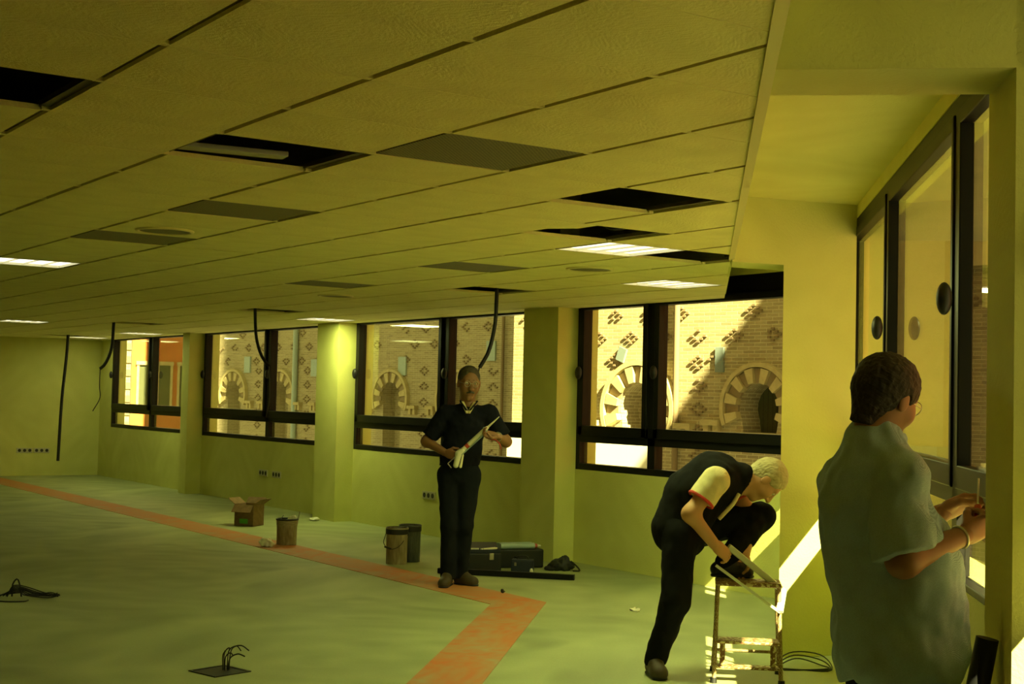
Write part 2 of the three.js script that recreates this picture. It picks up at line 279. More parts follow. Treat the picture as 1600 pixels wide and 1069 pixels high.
// ------------------------------------------------------------------ windows
const knobGeo = merge([new THREE.SphereGeometry(0.042, 14, 10).scale(1, 1.5, 0.7), new THREE.CylinderGeometry(0.02, 0.02, 0.05, 10).rotateX(Math.PI / 2)]);
function makeWindow(n, label, pos, turn, W, posts, sill, top, headH, knobY, slim) {
  const g = tag(new THREE.Group(), label, 'window', null, 'structure'); g.name = 'window_' + n; g.position.set(...pos); g.rotation.y = turn; scene.add(g);
  const H = top - sill, f = slim ? 0.03 : 0.06, a = slim ? 0.30 : 0.265, b = slim ? 0.36 : 0.335, z0 = slim ? -0.055 : -0.10, z1 = -0.005;
  mesh('jamb', bx(0, f, 0, H, z0, z1), M.frame, g); mesh('jamb', bx(W - f, W, 0, H, z0, z1), M.frame, g);
  mesh('head', bx(f, W - f, H - headH, H, z0, z1), M.frame, g); mesh('bottom_rail', rbx(f, W - f, 0, f, z0, z1 + 0.01, 0.008), M.frame, g);
  mesh('transom', bx(f, W - f, a, b, z0, z1), M.frame, g);
  for (const p of posts) mesh('mullion', bx(p - 0.05, p + 0.05, f, H - headH, z0, z1), M.frame, g);
  const xs = [f, ...posts, W - f];
  for (let k = 0; k + 1 < xs.length; k++) {
    const l = xs[k] + (k ? 0.05 : 0), r = xs[k + 1] - (k + 2 < xs.length ? 0.05 : 0);
    mesh('lower_pane', bx(l, r, f, a, -0.040, -0.034), M.glass, g);
    const sw = slim ? 0.045 : 0.065, q0 = slim ? -0.05 : -0.085, q1 = slim ? 0.004 : 0.022;
    const s = mesh('sash', [rbx(l, l + sw, b, H - headH, q0, q1, 0.006), rbx(r - sw, r, b, H - headH, q0, q1, 0.006), rbx(l, r, b, b + 0.09, q0, q1, 0.006), rbx(l, r, H - headH - 0.06, H - headH, q0, q1, 0.006)], M.frame, g);
    mesh('pane', bx(l + sw - 0.005, r - sw + 0.005, b + 0.085, H - headH - 0.055, -0.046, -0.040), M.glass, s);
    const kn = mesh('knob', knobGeo, M.black, s); kn.position.set(l + 0.035, knobY - sill, 0.055);
  }
  return g;
}
const wl = ['farthest dark-framed window looking on to an orange house', 'second window from the far end, with two arches of the brick church outside', 'third window, behind the standing worker', 'dark-framed window nearest the corner, behind the crouching worker'];
const posts1 = [2.0, 2.38, 2.13, 1.13];
winD1.forEach(([x0, x1], k) => makeWindow(k + 1, wl[k], [x0, SILL, ZW], 0, x1 - x0, [posts1[k]], SILL, 2.65, 0.15, 1.83));
const at3 = (lat, dep) => { const [x, z] = LD(lat, dep); return [x, SILL3, z]; };
makeWindow(5, 'tall window band on the slanted right wall, beside the man in the grey shirt', at3(0.955, 9.46), T3, 5.34, [1.86, 3.92], SILL3, HEAD3, 0.06, 1.98, true);
makeWindow(6, 'window band beside the camera, out of the frame', at3(0.955, 3.77), T3, 1.7, [0.85], SILL3, HEAD3, 0.06, 1.98, true);
makeWindow(7, 'narrow window hidden behind the yellow corner pier', at3(0.955, 11.1), T3, 1.25, [0.62], SILL3, HEAD3, 0.06, 1.98, true);

// ------------------------------------------------------------------ outside
tag(mesh('street', bx(-130, 30, -4.6, -4, -110, 30), M.asphalt), 'dark paved street below the windows', 'street', null, 'structure');
{ const c = tag(mesh('canopy', bx(-11.6, 3.6, 2.92, 3.08, -2.36, -1.2), M.concrete), 'plastered canopy slab projecting outside above the slanted windows', 'canopy'); c.rotation.y = T3; }
tag(mesh('upper_storeys', prism(outer, 3.9, 9), M.plaster), 'upper floors of the building itself', 'structure', null, 'structure');
function archHole(cx, ys, r, h) {                                  // horseshoe opening, springing at ys
  const p = new THREE.Path(), a0 = -0.42, a1 = Math.PI + 0.42, n = 20; p.moveTo(cx + r * 0.82, ys - h);
  for (let k = 0; k <= n; k++) { const a = a0 + (a1 - a0) * k / n; p.lineTo(cx + r * Math.cos(a), ys + r * Math.sin(a)); }
  p.lineTo(cx - r * 0.82, ys - h); p.closePath(); return p;
}
function voussoirs(parent, cx, ys, r0, r1, n, z) {
  const a0 = -0.42, a1 = Math.PI + 0.42;
  for (let k = 0; k < n; k++) {
    const b0 = a0 + (a1 - a0) * k / n, b1 = a0 + (a1 - a0) * (k + 0.96) / n, s = new THREE.Shape();
    s.moveTo(r0 * Math.cos(b0), r0 * Math.sin(b0)); s.lineTo(r1 * Math.cos(b0), r1 * Math.sin(b0)); s.lineTo(r1 * Math.cos(b1), r1 * Math.sin(b1)); s.lineTo(r0 * Math.cos(b1), r0 * Math.sin(b1)); s.closePath();
    const o = mesh('voussoir', uvm(new THREE.ExtrudeGeometry(s, { depth: k % 2 ? 0.06 : 0.13, bevelEnabled: false })), k % 2 ? M.brickMid : M.stone, parent);
    o.position.set(cx, ys, z);
  }
  const ring = new THREE.Shape(); ring.absarc(0, 0, r1 * 1.13, a0, a1, false); ring.absarc(0, 0, r1 * 1.02, a1, a0, true);
  const o = mesh('arch_moulding', uvm(new THREE.ExtrudeGeometry(ring, { depth: 0.14, bevelEnabled: false, curveSegments: 24 })), M.stone, parent); o.position.set(cx, ys, z);
}
function ornament(list, x, y, s) {                                 // a diamond of projecting brick ends
  for (const [u, v] of [[0, 2], [-1, 1], [1, 1], [-2, 0], [2, 0], [-1, -1], [1, -1], [0, -2]]) if (rnd() > 0.12) list.push(bx(x + u * 0.13 * s - 0.055 * s, x + u * 0.13 * s + 0.055 * s, y + v * 0.085 * s - 0.035 * s, y + v * 0.085 * s + 0.03 * s, -0.02, 0.04));
}
const FT = 8 * RAD;
function facade(name, label, pos, x0, x1, y1, archs, depth) {
  const g = thing(name, label, 'building', pos, FT), s = new THREE.Shape();
  s.moveTo(x0, -4); s.lineTo(x1, -4); s.lineTo(x1, y1); s.lineTo(x0, y1); s.closePath();
  for (const [cx, ys, r, h] of archs) s.holes.push(archHole(cx, ys, r, h));
  mesh('brick_front', uvm(new THREE.ExtrudeGeometry(s, { depth: 0.5, bevelEnabled: false }).translate(0, 0, -0.5)), M.brick, g);
  mesh('brick_core', bx(x0, x1, -4, y1, -depth, -0.72), M.brick, g);
  for (const [cx, ys, r, h, sh] of archs) {
    voussoirs(g, cx, ys, r * 1.02, r * 1.62, 15, 0);
    mesh('opening_back', bx(cx - r * 1.3, cx + r * 1.3, ys - h - 0.1, ys + r * 1.3, -0.70, -0.5), sh ? M.shutter : M.brick, g);
    mesh('window_ledge', bx(cx - r * 1.2, cx + r * 1.2, ys - h - 0.09, ys - h, -0.5, 0.06), M.stone, g);
    for (const q of [-1, 1]) mesh('corbel', [bx(cx + q * r * 2.3 - 0.2, cx + q * r * 2.3 + 0.2, ys - 0.32, ys - 0.22, 0, 0.18), bx(cx + q * r * 2.3 - 0.16, cx + q * r * 2.3 - 0.05, ys - 0.5, ys - 0.32, 0, 0.13), bx(cx + q * r * 2.3 + 0.05, cx + q * r * 2.3 + 0.16, ys - 0.5, ys - 0.32, 0, 0.13)], M.stone, g);
  }
  return g;
}
const tower = facade('brick_tower', 'tall ornate brick tower close outside the nearest window, part in sun', [-17.4, 0, -17.0], -6.3, 9, 26, [[0.02, 1.5, 0.43, 0.42, 1], [-2.75, 1.42, 0.5, 1.2, 0]], 9);
{ const l = []; for (let r = 0; r < 5; r++) for (let c = -7; c < 8; c++) { const x = -0.95 + c * 0.82 + (r % 2) * 0.41, y = 2.35 + r * 0.42; if (Math.hypot(x - 0.02, y - 1.5) > 0.95 && Math.hypot(x + 2.75, y - 1.42) > 1.05 && rnd() > 0.25) ornament(l, x, y, 0.58); }
  for (let r = 0; r < 6; r++) { ornament(l, -1.35, 0.2 + r * 0.42, 0.6); ornament(l, 1.5, 0.2 + r * 0.42, 0.6); }
  mesh('shade_toned_ornaments', l, M.brickDark, tower).userData.kind = 'stuff';  // ornaments coloured darker than the wall to stand for their shadows
  mesh('downpipe', bar([-1.82, -3, 0.08], [-1.82, 12, 0.08], 0.055), M.brickDark, tower);
  const p1 = mesh('plaque', bx(-0.1, 0.1, -0.13, 0.13, 0, 0.05), M.plaque, tower); p1.position.set(-3.21, 2.45, 0.02); p1.rotation.z = -0.35;
  mesh('plaque', bx(-0.95, -0.77, 2.12, 2.56, 0, 0.05), M.plaque, tower);
  mesh('white_plinth', bx(-6.3, -2.35, -4, 0.98, 0, 0.12), M.white, tower);
  mesh('sun_toned_pilaster', bx(3.0, 3.8, -4, 4.3, 0, 0.5), M.stone, tower); mesh('cornice_band', bx(2.2, 9, 3.7, 4.1, 0, 0.35), M.stone, tower);  // pale stone of the pilaster stands in for sunlight falling on it
  mesh('ledge_block', bx(2.95, 3.85, 0.45, 1.0, 0.1, 0.75), M.plaque, tower); }
const B6 = [-17.4 - 8.5 * Math.sin(FT), 0, -17.0 - 8.5 * Math.cos(FT)];
const bodyA = []; for (const x of [-31.27, -28.06, -24.70, -21.48, -18.17]) bodyA.push([x, 1.50, 0.52, 3.2, 0]);
const nave = facade('brick_church', 'long shaded brick church wall with a row of horseshoe arches', B6, -33.2, -7.2, 22, bodyA, 6);
{ const l = []; for (let r = 0; r < 5; r++) for (let c = 0; c < 26; c++) { const x = -32.8 + c * 1.0 + (r % 2) * 0.45, y = 2.75 + r * 0.5; if (rnd() > 0.3) ornament(l, x, y, 0.7); }
  for (const [cx] of bodyA) for (let r = 0; r < 7; r++) ornament(l, cx + 1.65, -0.6 + r * 0.5, 0.7);
  mesh('shade_toned_ornaments', l, M.brickDark, nave).userData.kind = 'stuff';  // shade of the projecting bricks is put into their dark colour
  mesh('downpipe', bar([-27.07, -3, 0.1], [-27.07, 12, 0.1], 0.10), M.ice, nave); mesh('downpipe', bar([-16.0, -3, 0.1], [-16.0, 12, 0.1], 0.05), M.brickDark, nave);
    for (const [x, y] of [[-30.36, 2.62], [-25.93, 2.5], [-20.93, 2.55], [-16.6, 3.0]]) mesh('plaque', bx(x - 0.2, x + 0.2, y - 0.3, y + 0.3, 0, 0.06), M.ice, nave); }
{ // orange house far behind the last window
  const k = 70 / 46, o = thing('orange_house', 'orange plastered house with cream window surrounds beyond the farthest window', 'building', [-0.94 * 70, 0, -0.342 * 70], Math.atan2(0.94, 0.342));
  const Y = y => 1.56 + (y - 1.56) * k;
  mesh('facade', bx(-0.8 * k, 9, -4, 14, -6, 0), M.plaster, o);
  for (const x of [-0.39, 0.23, 0.87, 1.5]) {
    const w = mesh('window_surround', [bx((x - 0.25) * k, (x - 0.17) * k, Y(1.0), Y(2.46), 0, 0.12), bx((x + 0.17) * k, (x + 0.25) * k, Y(1.0), Y(2.46), 0, 0.12), bx((x - 0.27) * k, (x + 0.27) * k, Y(2.38), Y(2.5), 0, 0.16), bx((x - 0.27) * k, (x + 0.27) * k, Y(0.96), Y(1.05), 0, 0.16)], M.stone, o);
    mesh('shutter', bx((x - 0.17) * k, (x + 0.17) * k, Y(1.05), Y(2.38), 0, 0.04), M.shutter, w);
  }
  const b = thing('brick_house', 'narrow dark brick house edge at the left of the farthest window', 'building', [-0.94 * 68, 0, -0.342 * 68], Math.atan2(0.94, 0.342));
  mesh('facade', bx(-9, -0.8 * k, -4, 14, 0.1, 0.6), M.brick, b); mesh('quoins', [0, 1, 2, 3, 4, 5, 6, 7].map(q => bx(-1.5 * k, -0.79 * k, Y(0.4 + q * 0.4), Y(0.4 + q * 0.4 + 0.2), 0.5, 0.68)), M.brickDark, b); }
{ // steep-gabled neighbour whose shadow falls across the tower
  const s = new THREE.Shape([[0, -4], [6, -4], [6, 17.6], [0, 9.9]].map(p => new THREE.Vector2(...p)));
  const n = tag(mesh('neighbour_house', uvm(new THREE.ExtrudeGeometry(s, { depth: 9, bevelEnabled: false })), M.plaster), 'steep-roofed neighbouring house across the lane, out of the frame', 'building');
  n.rotation.y = Math.PI / 2; n.position.set(-4.5, 0, -13); }
// ------------------------------------------------------------------ people: smooth-joined tapered bones, meshed with surface nets
const sub3 = (a, b) => [a[0] - b[0], a[1] - b[1], a[2] - b[2]], add3 = (a, b, s = 1) => [a[0] + b[0] * s, a[1] + b[1] * s, a[2] + b[2] * s], lerp3 = (a, b, t) => a.map((x, i) => x + (b[i] - x) * t);
const cap = (a, b, ra, rb = ra, o = {}) => ({ a, b, ra, rb, ...o });
const ell = (c, r, o = {}) => ({ c, r, ...o });
function primDist(q, x, y, z) {
  let d;
  if (q.c) {
    const px = x - q.c[0], py = y - q.c[1], pz = z - q.c[2], [rx, ry, rz] = q.r;
    const k0 = Math.hypot(px / rx, py / ry, pz / rz), k1 = Math.hypot(px / (rx * rx), py / (ry * ry), pz / (rz * rz));
    d = k1 > 1e-9 ? k0 * (k0 - 1) / k1 : -Math.min(rx, ry, rz);
  } else {
    const ba = q._ba || (q._ba = sub3(q.b, q.a)), bb = q._bb || (q._bb = Math.max(1e-9, ba[0] ** 2 + ba[1] ** 2 + ba[2] ** 2));
    let px = x - q.a[0], py = y - q.a[1], pz = z - q.a[2];
    const t = Math.max(0, Math.min(1, (px * ba[0] + py * ba[1] + pz * ba[2]) / bb)); px -= ba[0] * t; py -= ba[1] * t; pz -= ba[2] * t;
    const r = q.ra + (q.rb - q.ra) * t;
    if (q.ax) { const c = px * q.ax[0] + py * q.ax[1] + pz * q.ax[2], m = c / q.f - c; px += q.ax[0] * m; py += q.ax[1] * m; pz += q.ax[2] * m; d = (Math.hypot(px, py, pz) - r) * Math.min(1, q.f); }
    else d = Math.hypot(px, py, pz) - r;
  }
  if (q.cut) for (const [o, n] of q.cut) d = Math.max(d, (x - o[0]) * n[0] + (y - o[1]) * n[1] + (z - o[2]) * n[2]);
  return d;
}
function blob(prims, cell, k0 = 0.03, opt = {}) {
  const lo = [1e9, 1e9, 1e9], hi = [-1e9, -1e9, -1e9];
  for (const q of prims) if (!q.sub) for (let i = 0; i < 3; i++) {
    const [mn, mx] = q.c ? [q.c[i] - q.r[i], q.c[i] + q.r[i]] : [Math.min(q.a[i] - q.ra, q.b[i] - q.rb), Math.max(q.a[i] + q.ra, q.b[i] + q.rb)];
    const e = q.ax && q.f > 1 ? q.f * Math.max(q.ra, q.rb) - Math.max(q.ra, q.rb) : 0;
    lo[i] = Math.min(lo[i], mn - e); hi[i] = Math.max(hi[i], mx + e);
  }
  for (let i = 0; i < 3; i++) { lo[i] -= 3 * cell + 0.01; hi[i] += 3 * cell + 0.01; }
  const F = (x, y, z) => {
    let d = 1e3;
    for (const q of prims) {
      const e = primDist(q, x, y, z), k = q.k ?? k0;
      if (q.sub) { const h = Math.max(k - Math.abs(d + e), 0) / k; d = Math.max(d, -e) + h * h * k * 0.25; }
      else { const h = Math.max(k - Math.abs(d - e), 0) / k; d = Math.min(d, e) - h * h * k * 0.25; }
    }
    if (opt.cut) for (const [o, n] of opt.cut) d = Math.max(d, (x - o[0]) * n[0] + (y - o[1]) * n[1] + (z - o[2]) * n[2]);
    if (opt.wrinkle && d < 0.05) d += opt.wrinkle(x, y, z);
    return d;
  };
  const n = hi.map((h, i) => Math.ceil((h - lo[i]) / cell) + 1), [nx, ny, nz] = n, f = new Float32Array(nx * ny * nz).fill(1);
  const B = 4;
  for (let bz = 0; bz < nz; bz += B) for (let by = 0; by < ny; by += B) for (let bx_ = 0; bx_ < nx; bx_ += B) {
    const c = F(lo[0] + (bx_ + 2) * cell, lo[1] + (by + 2) * cell, lo[2] + (bz + 2) * cell), far = Math.abs(c) > cell * 7.5 + 0.012;
    for (let z = bz; z < Math.min(bz + B, nz); z++) for (let y = by; y < Math.min(by + B, ny); y++) for (let x = bx_; x < Math.min(bx_ + B, nx); x++)
      f[x + nx * (y + ny * z)] = far ? c : F(lo[0] + x * cell, lo[1] + y * cell, lo[2] + z * cell);
  }
  const vid = new Int32Array(nx * ny * nz).fill(-1), pos = [], nor = [], idx = [];
  for (let z = 0; z < nz - 1; z++) for (let y = 0; y < ny - 1; y++) for (let x = 0; x < nx - 1; x++) {
    const v = []; let m = 0;
    for (let q = 0; q < 8; q++) { v[q] = f[x + (q & 1) + nx * (y + (q >> 1 & 1) + ny * (z + (q >> 2)))]; if (v[q] < 0) m |= 1 << q; }
    if (m === 0 || m === 255) continue;
    let sx = 0, sy = 0, sz = 0, c = 0;
    for (const [p, q] of EDGES) if ((m >> p & 1) !== (m >> q & 1)) { const t = v[p] / (v[p] - v[q]); sx += (p & 1) + ((q & 1) - (p & 1)) * t; sy += (p >> 1 & 1) + ((q >> 1 & 1) - (p >> 1 & 1)) * t; sz += (p >> 2) + ((q >> 2) - (p >> 2)) * t; c++; }
    const X = lo[0] + (x + sx / c) * cell, Y = lo[1] + (y + sy / c) * cell, Z = lo[2] + (z + sz / c) * cell, h = cell * 0.5;
    vid[x + nx * (y + ny * z)] = pos.length / 3; pos.push(X, Y, Z);
    const g = V(F(X + h, Y, Z) - F(X - h, Y, Z), F(X, Y + h, Z) - F(X, Y - h, Z), F(X, Y, Z + h) - F(X, Y, Z - h)).normalize(); nor.push(g.x, g.y, g.z);
  }
  const at = (x, y, z) => vid[x + nx * (y + ny * z)];
  for (let z = 1; z < nz - 1; z++) for (let y = 1; y < ny - 1; y++) for (let x = 1; x < nx - 1; x++) {
    const i = x + nx * (y + ny * z), s = f[i] < 0;
    const quad = (a, b, c, d, flip) => { if (a < 0 || b < 0 || c < 0 || d < 0) return; flip ? idx.push(a, c, b, a, d, c) : idx.push(a, b, c, a, c, d); };
    if (s !== f[i + 1] < 0) quad(at(x, y - 1, z - 1), at(x, y, z - 1), at(x, y, z), at(x, y - 1, z), !s);
    if (s !== f[i + nx] < 0) quad(at(x - 1, y, z - 1), at(x - 1, y, z), at(x, y, z), at(x, y, z - 1), !s);
    if (s !== f[i + nx * ny] < 0) quad(at(x - 1, y - 1, z), at(x, y - 1, z), at(x, y, z), at(x - 1, y, z), !s);
  }
  const g = new THREE.BufferGeometry();
  g.setAttribute('position', new THREE.Float32BufferAttribute(pos, 3)); g.setAttribute('normal', new THREE.Float32BufferAttribute(nor, 3));
  const uv = []; for (let i = 0; i < pos.length; i += 3) uv.push(pos[i] + pos[i + 2] * 0.7, pos[i + 1] + pos[i + 2] * 0.3);
  g.setAttribute('uv', new THREE.Float32BufferAttribute(uv, 2)); g.setIndex(idx); return g;
}
const EDGES = []; for (let p = 0; p < 8; p++) for (const b of [1, 2, 4]) if (!(p & b)) EDGES.push([p, p | b]);
const folds = (amp, f) => (x, y, z) => amp * noise.noise(x * f, y * f * 0.8, z * f) + amp * 0.5 * noise.noise(x * f * 2.3 + 4, y * f * 1.6, z * f * 2.3);
const frame = (o, x, y, z) => new THREE.Matrix4().makeBasis(V(...x).normalize(), V(...y).normalize(), V(...z).normalize()).setPosition(...o);
function basis(o, face, up, s = 1) {                               // +z = face, +y close to up
  const z = V(...face).normalize(), x = V(...up).cross(z).normalize(), y = z.clone().cross(x);
  return new THREE.Matrix4().makeBasis(x.multiplyScalar(s), y.multiplyScalar(s), z.multiplyScalar(s)).setPosition(...o);
}
const headGeo = blob([
  ell([0, 0.03, -0.012], [0.077, 0.088, 0.097]), ell([0, -0.045, 0.020], [0.060, 0.080, 0.068], { k: 0.05 }), ell([0, -0.108, 0.060], [0.024, 0.02, 0.022]),
  cap([-0.036, 0.024, 0.074], [0.036, 0.024, 0.074], 0.012, 0.012, { k: 0.02 }), ell([-0.042, -0.03, 0.055], [0.024, 0.028, 0.026]), ell([0.042, -0.03, 0.055], [0.024, 0.028, 0.026]),
  ell([-0.031, 0.006, 0.098], [0.016, 0.011, 0.016], { sub: true, k: 0.012 }), ell([0.031, 0.006, 0.098], [0.016, 0.011, 0.016], { sub: true, k: 0.012 }),
  cap([0, 0.012, 0.086], [0, -0.034, 0.108], 0.009, 0.014, { k: 0.012 }), ell([-0.014, -0.038, 0.097], [0.009, 0.008, 0.01], { k: 0.008 }), ell([0.014, -0.038, 0.097], [0.009, 0.008, 0.01], { k: 0.008 }),
  cap([-0.021, -0.068, 0.080], [0.021, -0.068, 0.080], 0.006, 0.006, { k: 0.006 }), cap([-0.018, -0.079, 0.079], [0.018, -0.079, 0.079], 0.007, 0.007, { k: 0.006 }),
  ell([-0.079, -0.004, -0.008], [0.010, 0.033, 0.021], { k: 0.006 }), ell([0.079, -0.004, -0.008], [0.010, 0.033, 0.021], { k: 0.006 }),
  cap([0, -0.05, -0.022], [0, -0.18, -0.03], 0.054, 0.058, { k: 0.03 })], 0.0045, 0.03);
const hairGeo = (low, full, line = 0.118) => blob([ell([0, 0.040, -0.018], [0.084 + full, 0.092 + full, 0.103 + full]), cap([0, 0, -0.06], [0, low, -0.062], 0.055 + full * 0.5, 0.045, { k: 0.04 }),
  ell([0, -0.05, 0.10], [0.080, line, 0.084], { sub: true, k: 0.02 }), ell([-0.085, -0.02, 0.0], [0.03, 0.034, 0.022], { sub: true, k: 0.012 }), ell([0.085, -0.02, 0.0], [0.03, 0.034, 0.022], { sub: true, k: 0.012 })],
  0.0055, 0.02, { wrinkle: (x, y, z) => 0.0035 * noise.noise(x * 120, y * 45, z * 90) + 0.003 * noise.noise(x * 40 + 9, y * 40, z * 40), cut: [[[0, low - 0.02, 0], [0, -1, 0]]] });
function addHead(p, body, o, face, up, s, hair, hairMat, extra = {}) {
  const m = basis(o, face, up, s);
  body.push(headGeo.clone().applyMatrix4(m));
  mesh('hair', hair.clone().applyMatrix4(m), hairMat, p);
  for (const q of [-1, 1]) {
    const e = mesh('eye', new THREE.SphereGeometry(0.0125, 12, 8).translate(q * 0.031, 0.006, 0.077).applyMatrix4(m), M.eye, p);
    mesh('iris', new THREE.SphereGeometry(0.006, 10, 8).translate(q * 0.031, 0.005, 0.0845).applyMatrix4(m), M.iris, e);
    mesh('eyebrow', blob([cap([q * 0.016, 0.03, 0.088], [q * 0.046, 0.03, 0.074], 0.0045, 0.003)], 0.002, 0.004).applyMatrix4(m), hairMat, p);
  }
  if (extra.moustache) mesh('moustache', blob([cap([0, -0.055, 0.096], [-0.027, -0.064, 0.083], 0.008, 0.005), cap([0, -0.055, 0.096], [0.027, -0.064, 0.083], 0.008, 0.005)], 0.003, 0.006).applyMatrix4(m), hairMat, p);
  if (extra.glasses) {
    const gl = mesh('glasses', [new THREE.TorusGeometry(0.021, 0.0016, 6, 20).translate(-0.031, 0.003, 0.102), new THREE.TorusGeometry(0.021, 0.0016, 6, 20).translate(0.031, 0.003, 0.102), bar([-0.011, 0.006, 0.103], [0.011, 0.006, 0.103], 0.0016), bar([-0.052, 0.006, 0.1], [-0.081, 0.008, 0.0], 0.0016), bar([0.052, 0.006, 0.1], [0.081, 0.008, 0.0], 0.0016)].map(strip), M.metal, p);
    gl.applyMatrix4(m);
  }
}
// right hand: wrist at 0, fingers to +y, palm faces +z, thumb on +x; s = -1 mirrors it
function handGeo(s, curl, spread = 1, thumb = 0.5) {
  const pr = [ell([0, 0.052, 0], [0.040, 0.05, 0.016]), cap([0, -0.03, 0], [0, 0.02, 0], 0.026, 0.026, { k: 0.03, ax: [0, 0, 1], f: 0.78 })];
  [[0.029, 0.072], [0.0095, 0.080], [-0.0105, 0.074], [-0.029, 0.058]].forEach(([x, L], i) => {
    let p = [x * 0.95, 0.088 - Math.abs(x) * 0.12, 0], a = 0; pr.push(cap([x * 0.55, 0.02, 0], p, 0.013, 0.0115, { k: 0.014 }));
    [0.46, 0.30, 0.26].forEach((fr, j) => { a += curl[j] * (1 + 0.06 * i); const q = [p[0] + x * 0.12 * spread * fr, p[1] + Math.cos(a) * L * fr, p[2] + Math.sin(a) * L * fr]; pr.push(cap(p, q, 0.0098 - 0.0008 * j, 0.0092 - 0.0008 * j, { k: 0.004 })); p = q; });
  });
  const t0 = [0.024, 0.022, 0.006], t1 = [0.048, 0.052, 0.012 + 0.022 * thumb], t2 = [0.052 - 0.012 * thumb, 0.080, 0.02 + 0.04 * thumb], t3 = [0.046 - 0.026 * thumb, 0.100, 0.024 + 0.05 * thumb];
  pr.push(cap(t0, t1, 0.015, 0.0125, { k: 0.014 }), cap(t1, t2, 0.0118, 0.0108, { k: 0.005 }), cap(t2, t3, 0.0106, 0.009, { k: 0.004 }));
  if (s < 0) for (const q of pr) { for (const k of ['a', 'b', 'c']) if (q[k]) q[k] = [-q[k][0], q[k][1], q[k][2]]; }
  return blob(pr, 0.004, 0.012);
}
function hand(body, s, wrist, dir, palm, curl, thumb) {
  const y = V(...dir).normalize(), x = y.clone().cross(V(...palm)).normalize(), z = x.clone().cross(y);
  body.push(handGeo(s, curl, 1, thumb).applyMatrix4(new THREE.Matrix4().makeBasis(x, y, z).setPosition(...wrist)));
}
function shoe(p, ankle, heel, toe, m) {                            // a laced low shoe with a sole
  const d = sub3(toe, heel), L = Math.hypot(...d), f = d.map(x => x / L), y0 = heel[1], mid = lerp3(heel, toe, 0.62);
  const g = blob([cap(add3(heel, f, 0.04).map((v, i) => i === 1 ? y0 + 0.045 : v), add3(toe, f, -0.045).map((v, i) => i === 1 ? toe[1] + 0.036 : v), 0.043, 0.040), cap([mid[0], mid[1] + 0.05, mid[2]], [ankle[0], ankle[1], ankle[2]], 0.040, 0.046), ell([toe[0] - f[0] * 0.06, toe[1] + 0.035, toe[2] - f[2] * 0.06], [0.046, 0.036, 0.046])], 0.009, 0.03, { cut: [[[0, y0 + 0.008, 0], [0, -1, 0]]] });
  const o = mesh('shoe', g, m, p), side = [-f[2], 0, f[0]];
  const sole = blob([cap(add3(heel, f, 0.042).map((v, i) => i === 1 ? y0 + 0.02 : v), add3(toe, f, -0.044).map((v, i) => i === 1 ? toe[1] + 0.02 : v), 0.044, 0.046)], 0.008, 0.01, { cut: [[[0, y0 + 0.018, 0], [0, 1, 0]], [[0, y0, 0], [0, -1, 0]]] });
  mesh('sole', sole, M.black, o);
  for (let q = 0; q < 3; q++) { const c = lerp3(mid, toe, -0.06 + q * 0.14); mesh('lace', wire([add3([c[0], c[1] + 0.066, c[2]], side, -0.028), [c[0], c[1] + 0.092 - q * 0.007, c[2]], add3([c[0], c[1] + 0.066, c[2]], side, 0.028)], 0.003, 8, 5), M.cream, o); }
}
const G3 = [0, 0, 0];

